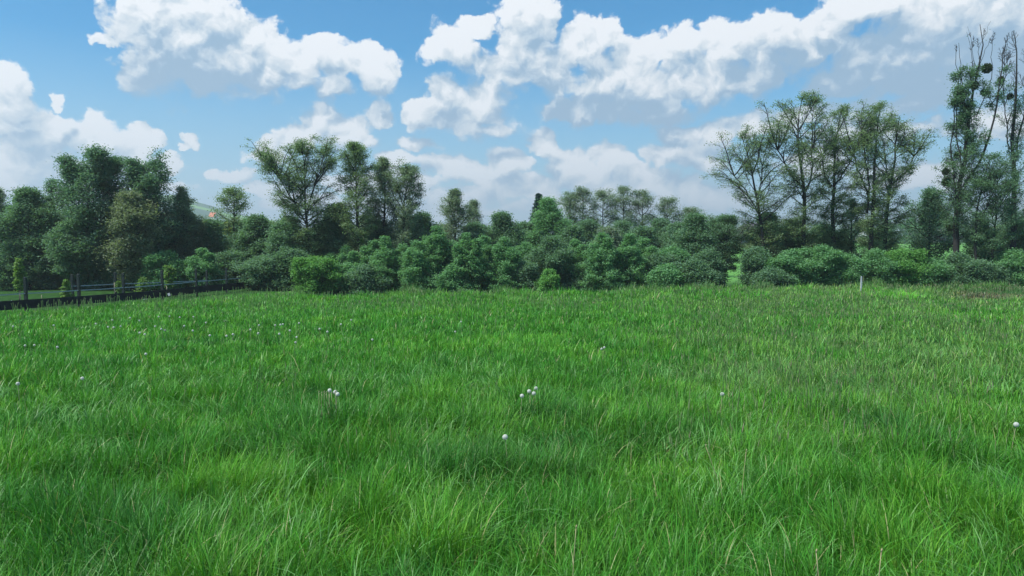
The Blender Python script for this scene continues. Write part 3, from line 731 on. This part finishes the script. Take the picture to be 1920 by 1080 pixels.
GB = 'large leafy trees on the left'
tree('leafy_tree', 'largest dense tree on the left with a dark pointed crown', 'tree', 190, 47, 284, 162, 'dense', 'teal', GB, fork=2, n1=80, cb=0.08, a1=16)
tree('leafy_tree', 'dense tree with spiky upright twigs right of the largest left tree', 'tree', 297, 48, 290, 128, 'dense', 'teal', GB, fork=2, a0=60, a1=12, lf=17)
tree('leafy_tree', 'drooping small tree at the right foot of the big left trees', 'tree', 345, 49, 352, 64, 'alder', 'grey', GB)
tree('leafy_tree', 'open alder between the left edge and the largest tree, sky showing through', 'tree', 104, 48, 338, 112, 'alder', 'teal', GB, cb=0.2, fork=1)
tree('leafy_tree', 'dark rounded tree with a thick visible trunk near the left edge', 'tree', 54, 47, 358, 120, 'dense', 'dark', GB, cb=0.3)
tree('leafy_tree', 'pale airy tree cut by the left edge of the photo', 'tree', 2, 52, 352, 110, 'alder', 'grey', GB)
tree('leafy_tree', 'dull dark tree standing in front of the gap between the two big left trees', 'tree', 246, 46, 366, 118, 'dense', 'olive', GB, cb=0.1)
tree('leafy_tree', 'purple grey bush tree beneath the drooping tree on the left', 'tree', 350, 50, 400, 90, 'dense', 'olive', GB, cb=0.1)
tree('leafy_tree', 'dark tree trunk and low crown behind the paddock saplings', 'tree', 140, 46, 420, 110, 'dense', 'dark', GB, cb=0.25)
tree('leafy_tree', 'soft green tree left of the lone flat topped alder', 'tree', 395, 51, 418, 90, 'round', 'dark', GB)
tree('leafy_tree', 'dark green tree right of the lone flat topped alder', 'tree', 484, 50, 410, 92, 'round', 'dark', GB)
tree('leafy_tree', 'gloomy understorey tree at the foot of the wide forked alder', 'tree', 532, 48, 424, 100, 'dense', 'dark', GB, cb=0.05)
tree('leafy_tree', 'green leafy tree hanging between the wide alder and the straight alder', 'tree', 632, 50, 390, 84, 'round', 'dark', GB)
tree('leafy_tree', 'dim understorey tree right behind the straight tall alder', 'tree', 712, 52, 420, 90, 'round', 'dark', GB)
tree('leafy_tree', 'grey green understorey tree below the narrow pointed alder', 'tree', 792, 53, 405, 96, 'round', 'dark', GB)

GU = 'dark understorey trees closing the belt'
for (x, Y, t_, wd, lab) in [(20,58,392,130,'at the far left, behind the dark rounded tree'),(96,58,398,120,'behind the conical paddock sapling'),(170,58,405,120,'behind the largest left tree'),(300,57,408,120,'behind the spiky dense tree'),(372,58,428,110,'under the bright hillside'),
    (462,58,438,110,'under the lone flat topped alder'),(545,57,412,130,'behind the left limbs of the wide forked alder'),(622,58,402,120,'behind the right half of the wide forked alder'),(690,57,408,110,'behind the highest left alder'),(765,58,412,110,'behind the narrow pointed alder'),(828,59,428,100,'left behind the lower alder'),
    (905,62,428,110,'right behind the lower alder'),(985,64,422,110,'behind the slim feathery shrub'),(1075,60,430,110,'right of the dense round tree'),(1140,60,432,120,'behind the left twin shrub'),(1205,60,432,120,'behind the right twin shrub'),(1270,60,424,120,'behind the dull shrub'),(1336,58,420,60,'just left over the hedge gap'),
    (1462,58,432,110,'between the leaning and the forked alder'),(1520,60,440,100,'right behind the forked alder'),(1580,60,448,90,'left behind the short dark tree'),(1875,56,430,120,'behind the thin poplar'),(1940,55,410,130,'at the right edge')]:
    tree('understorey_tree', 'dark understorey tree ' + lab, 'tree', x, Y, t_, wd, 'round', 'dark' if int(x) % 3 else 'grey', GU, cb=0.04, n1=40, n2=7, lf=22, ls=0.15)
tree('understorey_tree', 'thin tree with a high crown arching over the hedge gap', 'tree', 1360, 52, 408, 120, 'alder', 'dark', GU, cb=0.36, prof='spread', lf=18)
GC = 'rounded trees behind the middle shrubs'
tree('round_tree', 'dense round fresh green tree at the centre, below the spruce tip', 'tree', 1026, 62, 376, 104, 'round', 'mid', GC, fork=1)
tree('round_tree', 'soft smooth green tree left of the dense round centre tree', 'tree', 940, 56, 404, 108, 'round', 'dark', GC)
tree('round_tree', 'low grey green tree between the lower alder and the soft green tree', 'tree', 888, 57, 424, 84, 'round', 'dark', GC)
tree('round_tree', 'dark hedge tree under the left end of the distant row', 'tree', 1100, 66, 418, 110, 'round', 'dark', GC)
tree('round_tree', 'dark hedge tree under the middle of the distant row', 'tree', 1165, 66, 420, 110, 'round', 'dark', GC)
tree('round_tree', 'dark hedge tree under the right end of the distant row', 'tree', 1238, 64, 415, 110, 'round', 'dark', GC)
tree('round_tree', 'dark airy shrub tree immediately left of the hedge gap', 'tree', 1302, 50, 408, 104, 'round', 'dark', GC, cb=0.06)
tree('round_tree', 'dark tree under the leaning alder, right of the hedge gap', 'tree', 1438, 52, 405, 92, 'round', 'dark', GC, cb=0.08)
tree('round_tree', 'dark understorey tree at the foot of the forked alder', 'tree', 1490, 52, 418, 96, 'round', 'dark', GC, cb=0.1)
tree('round_tree', 'dark understorey tree between the forked and the domed alder', 'tree', 1545, 53, 425, 90, 'round', 'dark', GC, cb=0.1)
tree('round_tree', 'thin understorey tree between the two rightmost alder trunks', 'tree', 1650, 55, 432, 90, 'round', 'dark', GC, cb=0.2, lf=9)
tree('round_tree', 'dark understorey tree under the thin poplar at the right edge', 'tree', 1905, 51, 420, 110, 'round', 'dark', GC, cb=0.1)
tree('round_tree', 'dark understorey tree between the mistletoe poplar and the thin poplar', 'tree', 1842, 52, 432, 74, 'round', 'dark', GC, cb=0.1, lf=12)

GS = 'shrubs along the far edge of the meadow'
SH = [
 (702,48,470,80,'feather','mid','feathery shrub in front of the highest left hand alder trunk'),
 (755,47,480,70,'feather','mid','feathery shrub filling in between the slender alder and its right neighbour'),
 (908,47,462,80,'feather','mid','soft feathery shrub between the pointed and the slim feathery shrubs'),
 (985,48,470,80,'feather','mid','feathery shrub rising behind the dark brownish shrub'),
 (1075,48,470,90,'feather','mid','feathery shrub between the dark rounded bush and the twin shrubs'),
 (1208,48,466,90,'feather','mid','feathery shrub closing the twin shrubs on their right'),
 (1258,48,470,80,'bush','mid','mid green bush behind the low leafy shrub left of the hedge gap'),
 (645,48,480,80,'feather','mid','soft shrub behind the dim bush left of centre'),
 (590,45,487,88,'bush','fresh','bright green rounded bush below the wide forked alder'),
 (655,46,505,80,'bush','mid','dim bush right of the bright rounded bush'),
 (725,46,462,76,'feather','mid','pointed feathery shrub at the foot of the slender alder'),
 (690,45,508,70,'bush','dark','low dark bush under the straight tall alder'),
 (782,45,470,84,'feather','mid','broad feathery shrub left of the tallest feathery shrub'),
 (820,46,443,90,'feather','mid','tallest feathery shrub left of the centre'),
 (876,45,456,74,'feather','mid','pointed feathery shrub under the lower alder'),
 (845,44,505,70,'feather','mid','low feathery shrub at the foot of the tallest feathery one'),
 (946,45,463,72,'feather','mid','slim feathery shrub with drooping sprays near the centre'),
 (1030,46,455,104,'bush','dark','dark rounded bush with a fresh top, right of the centre'),
 (985,45,500,60,'bush','dark','dark brownish shrub with bare stems beside the slim feathery shrub'),
 (1030,43,515,46,'feather','fresh','small bright shrub at the grass edge before the dark rounded bush'),
 (1128,45,456,86,'feather','mid','left one of the twin broad feathery shrubs right of the centre'),
 (1178,46,458,80,'feather','mid','right one of the twin broad feathery shrubs right of the centre'),
 (1085,46,505,56,'bush','dark','low dark shrub between the rounded bush and the twin shrubs'),
 (1232,47,478,84,'bush','dark','dull shrub right of the twin feathery shrubs'),
 (1250,44,508,60,'bush','mid','low leafy shrub at the grass edge left of the hedge gap'),
 (1325,46,470,66,'bush','dark','dark leafy bush bordering the hedge gap on its left'),
 (1300,44,500,80,'bush','dark','low dark bush at the grass edge left of the hedge gap'),
 (1420,46,470,62,'bush','dark','dark leafy bush bordering the hedge gap on its right'),
 (1482,45,480,84,'bush','mid','leafy bush under the forked alder'),
 (1540,45,472,90,'bush','mid','tall leafy bush with fresh shoots under the domed alder'),
 (1590,45,488,70,'bush','mid','low leafy bush left of the white marker post'),
 (1640,46,480,80,'bush','mid','leafy bush behind the white marker post'),
 (1690,46,474,84,'bush','fresh','fresh green bush right of the white marker post'),
 (1742,46,496,80,'bush','mid','leafy bush before the distant field left of the poplar'),
 (1800,46,486,90,'bush','dark','dark bush around the foot of the mistletoe poplar'),
 (1848,46,498,70,'bush','dark','dark bush between the two poplar trunks'),
 (1900,46,478,90,'bush','mid','leafy bush at the foot of the thin poplar, right edge'),
 (1445,44,515,80,'bush','dark','low dark bush along the grass edge right of the gap'),
 (310,46,482,90,'bush','mid','green bush behind the paddock fence sapling with the stake'),
 (380,46,485,70,'feather','mid','pointed shrub behind the end of the paddock fence'),
 (440,48,480,90,'bush','dark','dark bush behind the far end of the white fence tape'),
 (500,46,490,96,'bush','dark','dark bush between the fence end and the bright rounded bush'),
 (545,46,470,70,'bush','dark','dark tall bush left of the bright rounded bush'),
 (30,47,470,110,'bush','dark','dark bush behind the fence at the left edge'),
 (110,48,475,100,'bush','dark','dark bush behind the conical paddock sapling'),
 (180,47,478,100,'bush','dark','dark bush behind the second fence bay'),
 (245,47,490,90,'bush','dark','dark bush behind the yellowish sapling'),
]
for (x, Y, t_, wd, kd, g, lab) in SH:
    tree('shrub', lab, 'shrub', x, Y, t_ - (16 if kd == 'feather' and t_ < 500 else 6), wd * (1.0 if 1300 < x < 1450 else 1.42 if kd == 'feather' else 1.22), kd, g, GS)

# trees beyond the far field
GF = 'trees around the far houses'
for (x, Y, t_, wd, g, lab) in [(1705,250,412,60,'mid','rounded tree beyond the far field left of the dark roofed house'),(1765,260,398,90,'mid','large pale green tree behind the dark roofed house'),(1732,270,402,50,'fresh','pale green tree directly left of the far dark roofed house'),
        (1660,255,415,70,'dark','dark tree beyond the far field behind the alder trunks'),(1830,240,402,80,'dark','dark tree beyond the field right of the mistletoe poplar'),(1890,240,385,100,'dark','tall dark tree on the far rise behind the thin poplar'),
        (1600,260,422,80,'dark','dark tree by the far white house'),(1530,250,424,80,'dark','dark distant tree seen behind the forked alder'),(1450,240,420,80,'dark','dark distant tree behind the leaning alder'),(1395,250,425,60,'dark','dark distant tree beyond the hedge gap'),
        (1340,240,420,70,'dark','dark distant tree left of the hedge gap'),(1955,240,380,110,'dark','tall dark tree outside the right edge beyond the field')]:
    tree('far_tree', lab, 'tree', x, Y, t_, wd, 'round', g, GF, ls=0.5, off=0.5, lf=9, n1=30, n2=6, n3=4, cb=0.05)
for (x, Y, t_, wd, g, lab) in [(428,150,418,40,'yellow','sunlit yellow green bush on the slope behind the lone alder'),(408,160,412,40,'lime','lime green bush above the sunlit yellow one'),(455,165,414,50,'mid','green bush right of the sunlit yellow bush'),(380,150,420,44,'mid','green bush left of the sunlit yellow bush'),(500,170,405,60,'lime','pale bush behind the wide forked alder'),(470,180,408,50,'mid','distant bush right behind the lone alder')]:
    tree('hillside_bush', lab, 'shrub', x, Y, t_, wd, 'bush', g, 'bushes on the sunlit slope', ls=0.3, off=0.3, lf=9, n1=30, n2=6, n3=4)
print('leaves', NL, 'trees', NT)

# spruce tip behind the round tree
def spruce(px, Y, top, width):
    rg = np.random.default_rng(5)
    X = (px - 960) / F_PX * Y; zb = H1(X, Y); Ht = at(px, top, Y)[2] - zb; Rb = width / 2 / F_PX * Y * 5.5
    root = empty('spruce_tree', (X, Y, zb)); tag(root, 'dark pointed spruce tip rising behind the dense round centre tree', 'tree')
    b = MB(); b.tube([(0, 0, 0), (0, 0, Ht * 0.6), (0, 0, Ht)], [0.22, 0.12, 0.02], 7); b.build('trunk', MT['bark'], root)
    n1 = 170; t = np.linspace(0.12, 0.99, n1); az = np.arange(n1) * 2.4
    L = Rb * (1 - t) * rg.uniform(0.8, 1.15, n1) + 0.12
    d = np.stack([np.cos(az), np.sin(az), np.full(n1, -0.12)], -1); P0 = np.stack([0 * t, 0 * t, t * Ht], -1)
    B = grow(rg, P0, d, L, 4, 0.05, 0.03)
    n = 26000; k = rg.integers(0, n1, n); s = rg.uniform(0, 4, n) ** 0.9; i = np.minimum(s.astype(int), 3); fr = (s - i)[:, None]
    c = B[k, i] * (1 - fr) + B[k, i + 1] * fr + rg.normal(0, 0.09, (n, 3)) * np.array([1, 1, 0.5]); c[:, 2] -= 0.05
    u = nrm(rg.normal(0, 1, (n, 3)) * np.array([1, 1, 0.5])); v = nrm(np.cross(u, rg.normal(0, 1, (n, 3))))
    lv = np.stack([c - u * 0.11, c + v * 0.035, c + u * 0.11, c - v * 0.035], 1).reshape(-1, 3)
    link('crown', mesh_np('crown', lv, [np.arange(n * 4).reshape(-1, 4)], np.repeat(np.array([0.03, 0.07, 0.06]) * rg.uniform(0.7, 1.3, (n, 1)), 4, 0), MT['leaf']), root)
spruce(1010, 70, 362, 22)

# ------------------------------------------------------------------ paddock fences
def fence(name, label, posts, board, tape_rows, ph):
    """posts: (px, Y)"""
    P = []
    for px, Y in posts:
        X = (px - 960) / F_PX * Y; P.append((X, Y, H1(X, Y)))
    root = empty(name, P[0]); tag(root, label, 'fence')
    o = np.array(P[0])
    for (x, y, z) in P:
        b = MB(); h = ph * random.uniform(0.96, 1.04); c = np.array([x, y, z]) - o
        b.box((c[0], c[1], c[2] + h / 2 - 0.15), (0.10, 0.12, h + 0.3)); b.box((c[0], c[1], c[2] + h + 0.008), (0.10, 0.12, 0.016), 0, 0.45)
        pst = b.build('post', MT['post'], root)
        b = MB(); b.tube([(c[0], c[1] - 0.061, c[2] + tape_rows[0]), (c[0], c[1] - 0.10, c[2] + tape_rows[0])], 0.016, 8); b.build('insulator', MT['white'], pst)
    for a, c in zip(P[:-1], P[1:]):
        a = np.array(a) - o; c = np.array(c) - o
        if board:
            b = MB(); t = nrm(c - a); nml = nrm(np.cross(t, (0, 0, 1)));
            z0, z1 = board; dn = nml * 0.02 * (1 if nml[1] < 0 else -1)
            off = dn * 4.2
            A, B_ = a + t * -0.0 + off, c + off
            vs = [A + (0,0,z0), B_ + (0,0,z0), B_ + (0,0,z1), A + (0,0,z1)]; vs2 = [q + dn for q in vs]
            b.add(vs + vs2, [(0,1,2,3),(7,6,5,4),(0,4,5,1),(1,5,6,2),(2,6,7,3),(3,7,4,0)]); b.build('board', MT['board'], root)
        for r in tape_rows:
            s = np.linspace(0, 1, 12)[:, None]; line = a + (c - a) * s; line[:, 2] += r - 0.015 * (1 - (2 * s[:, 0] - 1) ** 2); line[:, 1] -= 0.104
            up = np.zeros((12, 3)); up[:, 2] = 0.022; th = np.zeros((12, 3)); th[:, 1] = -0.004
            v = np.concatenate([line - up, line + up, line - up + th, line + up + th]); f = []
            for k in range(11):
                f += [(k, k+1, 13+k, 12+k), (24+k, 36+k, 37+k, 25+k), (12+k, 13+k, 37+k, 36+k), (k, 24+k, 25+k, k+1)]
            b = MB(); b.add(v, f); b.build('tape', MT['tape'], root)
fence('paddock_fence', 'dark fence with low black boards at the left edge of the meadow',
      [(-70, 28.2), (46, 30.6), (146, 33.0), (230, 35.4), (303, 37.4), (367, 40.6), (424, 43.5), (472, 46.0)], (0.17, 0.54), [0.80], 1.5)
fence('paddock_fence', 'short rear fence of thin posts standing behind the boarded fence',
      [(134, 38.0), (215, 40.0), (387, 44.0)], None, [0.72], 1.35)

# paddock saplings, stakes and tags
tree('sapling', 'tall narrow young tree tied to a pale stake at the left edge', 'sapling', 33, 35, 486, 26, 'feather', 'lime', 'young trees in the paddock', lf=9, n1=26, n2=5, n3=3, ls=0.09, off=0.05, prof='column', ns=1, a0=40, cb=0.25)
tree('sapling', 'conical bright young tree with bushy foot in the second fence bay', 'sapling', 122, 36, 527, 26, 'feather', 'lime', 'young trees in the paddock', lf=10, n1=24, n2=5, n3=3, ls=0.08, off=0.05, ns=1)
tree('sapling', 'tiny pale young tree on a thin stake in the middle of the fence', 'sapling', 222, 40, 528, 14, 'feather', 'lime', 'young trees in the paddock', lf=6, n1=16, n2=4, n3=3, ls=0.08, off=0.05, ns=1, cb=0.3, prof='column')
tree('sapling', 'yellowish loose young tree left of the staked tree', 'sapling', 266, 42, 522, 30, 'feather', 'lime', 'young trees in the paddock', lf=5, n1=18, n2=4, n3=3, ls=0.09, off=0.10, ns=2)
tree('sapling', 'mop headed young tree with arching shoots on a stake', 'sapling', 315, 40, 500, 24, 'airy', 'lime', 'young trees in the paddock', lf=9, n1=18, n2=4, n3=3, ls=0.10, off=0.06, cb=0.3, prof='spread')
def stake(px, Y, top, label):
    X = (px - 960) / F_PX * Y; z = H1(X, Y); h = at(px, top, Y)[2] - z
    b = MB(); b.tube([(0, 0, -0.1), (0.01, 0, h * 0.5), (0, 0, h)], [0.022, 0.021, 0.019], 8)
    o = b.build('stake', MT['stake'], None, (X, Y, z), True); tag(o, label, 'stake', 'pale stakes in the paddock')
stake(35, 34.8, 545, 'pale wooden stake by the tall narrow sapling'); stake(75.5, 36, 553, 'short pale stake above the yellow tag')
stake(213, 39.6, 530, 'thin stake beside the tiny sapling'); stake(311, 39.6, 536, 'pale stake carrying the mop headed sapling')
def plate(px, py, Y, w_, h_, mat, label, tilt=0.0, cat='tag'):
    X, _, z = at(px, py, Y)
    root = empty('plant_tag', (X, Y, H1(X, Y))); tag(root, label, cat, 'tags in the paddock'); dz = z - H1(X, Y)
    b = MB(); c, s = math.cos(tilt), math.sin(tilt); q = [(-w_/2, -h_/2), (w_/2, -h_/2), (w_/2, h_/2), (-w_/2, h_/2)]
    prof = [(u * c - v * s, dz + u * s + v * c) for u, v in q]; b.prism(prof, -0.02, -0.008); b.build('plate', MT[mat], root)
    b = MB(); b.tube([(0, 0, -0.1), (0, 0, dz + h_ * 0.3)], 0.007, 6); b.build('pin', MT['stake'], root)
plate(22, 567, 30.9, 0.14, 0.14, 'white', 'white diamond shaped tag left of the first fence post', 0.7)
plate(66.5, 565, 31.1, 0.14, 0.12, 'white', 'white tilted tag right of the first fence post', 0.4)
plate(70, 570, 31.2, 0.14, 0.07, 'white', 'small white tag under the tilted white tag', 0.1)
plate(76, 564, 31.3, 0.14, 0.14, 'yellow', 'square yellow tag on the fence', 0.0)
plate(317, 552, 37.3, 0.12, 0.14, 'white', 'white tag hanging at the mop headed sapling', 0.4)
plate(273, 560, 37.2, 0.2, 0.08, 'white', 'pale flat tag low in front of the yellowish sapling', 0.25)

# white marker post at the far edge of the meadow
def marker():
    X, Y, z = at(1614.5, 545, 37.5); zb = H1(X, Y); h = at(1614.5, 519.5, 37.5)[2] - zb
    root = empty('marker_post', (X, Y, zb)); tag(root, 'slim white marker post standing in the grass at the far edge', 'post')
    b = MB(); b.box((0, 0, h / 2 - 0.1), (0.062, 0.05, h + 0.2), 0.2, 0.9); b.build('shaft', MT['white'], root)
    b = MB(); b.box((0, 0, h + 0.02), (0.06, 0.048, 0.035), 0.2, 0.6); b.build('cap', MT['white'], root)
marker()

# ------------------------------------------------------------------ houses
def house(px, py_base, Y, wid, dep, wall_h, roof_h, rz, wall, roof, label, rows=1):
    X, _, _ = at(px, py_base, Y); zb = H1(X, Y) if Y <= 420 else at(px, py_base, Y)[2]
    root = empty('house', (X, Y, zb), rz); tag(root, label, 'house', 'far houses')
    b = MB(); b.prism([(-wid/2, -2), (wid/2, -2), (wid/2, wall_h), (0, wall_h + roof_h - 0.25), (-wid/2, wall_h)], -dep/2, dep/2); b.build('wall', MT[wall], root)
    ov = 0.6; b = MB()
    for s in (-1, 1):
        b.prism([(0, wall_h + roof_h), (s * (wid/2 + ov), wall_h - ov * roof_h / (wid/2)), (s * (wid/2 + ov), wall_h - ov * roof_h / (wid/2) + 0.22), (0, wall_h + roof_h + 0.25)][::s], -dep/2 - 0.5, dep/2 + 0.5)
    rf = b.build('roof', MT[roof], root)
    b = MB(); b.box((wid * 0.18, dep * 0.1, wall_h + roof_h), (0.7, 0.7, 1.8)); b.build('chimney', MT['wallw'], rf)
    for k in range(3):
        for r in range(rows):
            b = MB(); b.box((-wid * 0.28 + k * wid * 0.28, -dep/2 - 0.03, 1.4 + r * 2.6), (1.1, 0.1, 1.2)); b.build('window', MT['glass'], root)
    b = MB(); b.box((wid * 0.38, -dep/2 - 0.04, 1.0), (1.0, 0.1, 2.0)); b.build('door', MT['roofd'], root)
house(1768, 452, 290, 15, 9, 3.0, 4.0, 0.3, 'walld', 'roofd', 'dark roofed house beyond the field left of the poplar trunk')  # front lies in shade: that shade is put into the dark wall colour
house(1742, 452, 287, 4.5, 4, 3.2, 1.2, 0.0, 'wallw', 'roofd', 'small white building attached left of the dark roofed house')
house(1412, 446, 215, 12, 9, 3.0, 3.4, 0.2, 'walld', 'roofd', 'dark roofed house half hidden behind the leaning alder')
house(1608, 452, 280, 13, 9, 3.4, 3.4, -0.2, 'wallw', 'roofd', 'white walled house glimpsed between the alder trunks')
house(400, 411, 760, 5.5, 6, 3.0, 3.6, 1.3, 'wallw', 'roofo', 'orange roofed house on the far left hillside')
house(1092, 449, 260, 6, 6, 3.0, 1.6, 0.5, 'wallw', 'roofd', 'tiny white hut seen through the trees near the centre')

# ------------------------------------------------------------------ dandelion clocks
def make_dandelion(scale=1.0, sides=1):
    root = empty('dandelion_clock', (0, 0, 0))
    h = 0.34
    b = MB(); t = np.linspace(0, 1, 6); b.tube(np.stack([0.03 * t ** 2, 0.01 * t, h * t], -1), [0.0032] * 6, 6); st = b.build('stem', MT['dstem'], root)
    rg = np.random.default_rng(3); n = 150
    k = np.arange(n); zc = 1 - 2 * (k + 0.5) / n; a = k * 2.39996
    d = np.stack([np.sqrt(1 - zc ** 2) * np.cos(a), np.sqrt(1 - zc ** 2) * np.sin(a), zc], -1)
    c = np.array([0.03, 0.01, h + 0.004]); Rr = 0.022
    pts = np.stack([c + d * 0.004, c + d * Rr], 1); v1, q1 = tubes(pts, np.full((n, 2), 0.00035), 3)
    ref = np.where(np.abs(d[:, 2:3]) > 0.8, np.array([1.0, 0, 0]), np.array([0, 0, 1.0])); u = nrm(np.cross(d, ref)); v = np.cross(d, u)
    VV = [v1]; off = len(v1); Q = [q1]
    for j in range(4):
        aa = j * math.pi / 4; e = u * math.cos(aa) + v * math.sin(aa); f = -u * math.sin(aa) + v * math.cos(aa)
        cc = c + d * Rr; lift = d * 0.002; w_ = 0.0009
        vv = np.stack([cc - e * 0.0062 + lift - f * w_, cc - e * 0.0062 + lift + f * w_, cc + e * 0.0062 + lift + f * w_, cc + e * 0.0062 + lift - f * w_], 1).reshape(-1, 3)
        VV.append(vv); Q.append(np.arange(n * 4).reshape(-1, 4) + off); off += len(vv)
    VV = np.concatenate(VV)
    hd = link('seed_head', mesh_np('seed_head', VV, [np.concatenate(Q)], np.full((len(VV), 3), 0.80) * np.array([0.97, 1.0, 0.92]), MT['fluff']), root)
    b = MB(); b.tube([c + (0, 0, -0.005), c, c + (0, 0, 0.005)], [0.003, 0.0055, 0.002], 8); b.build('seed_core', MT['core'], hd)
    return root
MT['dstem'] = principled('dandelion_stem', (0.30, 0.34, 0.16), 0.6, 0.3, None, (0.36, 0.30, 0.2), 20.0)
MT['dry'] = principled('dry_stalk', (0.42, 0.37, 0.22), 0.8, 0.2, None, (0.32, 0.26, 0.15), 20.0)
dnd0 = make_dandelion(); used = False
def ground_hit(px, py, lift):
    """distance at which the row py meets the meadow plus lift"""
    for Y in np.arange(2.5, 48, 0.04):
        x, _, z = at(px, py, Y)
        if z <= H1(x, Y) + lift: return x, Y, H1(x, Y)
    return x, Y, H1(x, Y)
def dandelion(px, py, label, group, lift=0.34, sc=1.0):
    global used
    x, Y, z = ground_hit(px, py, lift)
    if not used: o = dnd0; used = True
    else: o = dup(dnd0)
    rz = random.uniform(0, 6.28); k = lift / 0.345
    o.location = (x - 0.03 * k * math.cos(rz), Y - 0.03 * k * math.sin(rz), z); o.rotation_euler = (0, 0, rz)
    o.scale = (sc, sc, k)
    for ch in o.children:
        if ch.name.startswith('seed_head'):      # keep the ball round
            ch.scale = (1, 1, sc / k); ch.location = (0, 0, 0.344 * (1 - sc / k))
    tag(o, label, 'dandelion', group)
G4 = 'white dandelion clocks in the meadow'
for px, py, lab in [(980.5,743,'dandelion clock lowest and leftmost of the four near the centre'),(992,733.5,'dandelion clock second from left of the four near the centre'),(1000,739,'dandelion clock third from left of the four near the centre'),(1006.5,728.5,'dandelion clock highest and rightmost of the four near the centre'),
      (620,732,'dandelion clock left of the tight trio left of centre'),(627,736,'dandelion clock in the middle of the tight trio left of centre'),(633,740,'dandelion clock right of the tight trio left of centre'),
      (945,820,'single dandelion clock in the foreground below the centre four'),(1128,654,'left one of the dandelion pair on a tall stem right of centre'),(1133.5,652,'right one of the dandelion pair on a tall stem right of centre'),
      (1356,740,'single dandelion clock on the right half of the meadow'),(1906,798,'dandelion clock at the right edge of the photo'),
      (557,632,'upper of two dandelion clocks one above the other left of centre'),(555,642,'lower of two dandelion clocks one above the other left of centre'),(699,637,'single far dandelion clock left of the centre'),(865,603,'far dandelion clock near the centre, upper one'),(853,622,'far dandelion clock near the centre, lower one'),
      (48,648,'left dandelion clock of a pair near the left edge'),(64,647,'right dandelion clock of a pair near the left edge'),(153,710,'lone dandelion clock in the grass at left middle distance'),(35,720,'lone dandelion clock low at the left edge'),(273,664,'lone dandelion clock beyond the left dark tuft'),(108,651,'lone dandelion clock right of the left edge pair')]:
    dandelion(px, py, lab, G4, lift=0.35, sc=0.85)
far_pts = [(212,600),(180,607),(203,613),(214,614),(225,612),(262,601),(261,624),(272,627),(290,612),(297,594),(319,593),(303,617),(309,619),(337,595),(345,611),(363,594),(385,605),(361,620),(425,630),(436,627),(470,618),(484,625),(487,610),(517,610),(526,609),(532,608),(543,620),(525,626),(560,606),(598,617),(615,622),(24,612),(100,610),(395,629),(245,596),(640,608),(660,600)]
for px, py in far_pts:
    dandelion(px + random.uniform(-1, 1), py, 'tiny white dandelion clock dotted in the far left grass before the fence', 'tiny far dandelion clocks on the left', lift=0.34, sc=1.0)

# bare dandelion stalks beside the trio, dry stalks in the foreground
def stalk(px, py, label, h, lean, group, mat='dstem', r=0.003):
    x, Y, z = ground_hit(px, py, h * 0.97)
    b = MB(); t = np.linspace(0, 1, 7); b.tube(np.stack([lean * (t ** 1.3 - 1), 0 * t, h * t], -1), r * (1.1 - 0.3 * t), 6)
    b.tube([(0, 0, h - 0.001), (0.002, 0, h + 0.008), (0.003, 0, h + 0.014)], [r * 1.2, r * 1.9, r * 0.6], 6)
    o = b.build('bare_stalk', MT[mat], None, (x, Y, z), True); tag(o, label, 'stalk', group)
for k, px in enumerate([598, 603, 608, 612, 617, 622, 629]):
    stalk(px, 738 + random.uniform(-2, 3), 'bare pale dandelion stalk standing left of and below the tight trio', 0.40, random.uniform(-0.02, 0.02), 'bare stalks by the dandelion trio')
stalk(1323, 842, 'dry pale stalk leaning left in the right foreground', 0.46, -0.14, None, 'dry', 0.002)
stalk(1399, 850, 'withered stalk with a small dry head in the right foreground', 0.42, 0.03, None, 'dry', 0.002)
stalk(1530, 1042, 'pale dry seed stalk at the bottom right', 0.40, -0.04, None, 'dry', 0.002)
stalk(1652, 1046, 'pale dry seed stalk at the bottom, right of the other one', 0.42, 0.02, None, 'dry', 0.002)
stalk(1080, 1000, 'brown dry stalk in the bottom centre grass', 0.40, 0.02, None, 'dry', 0.002)

# ------------------------------------------------------------------ air: one closed box of thin haze
def build_haze():
    b = MB(); b.box((0, 2150, 35), (10400, 4500, 290))
    m = bpy.data.materials.new('haze_air'); m.use_nodes = True; t = m.node_tree; t.nodes.clear()
    out = N(t, 'ShaderNodeOutputMaterial'); v = N(t, 'ShaderNodeVolumePrincipled')
    v.inputs['Color'].default_value = (0.84, 0.95, 1.0, 1); v.inputs['Density'].default_value = HAZE; v.inputs['Anisotropy'].default_value = 0.2
    t.links.new(v.outputs[0], out.inputs['Volume'])
    o = b.build('haze', m); tag(o, 'thin pale blue air softening the far trees and hills', 'haze', kind='stuff')
HAZE = 0.00052
build_haze()
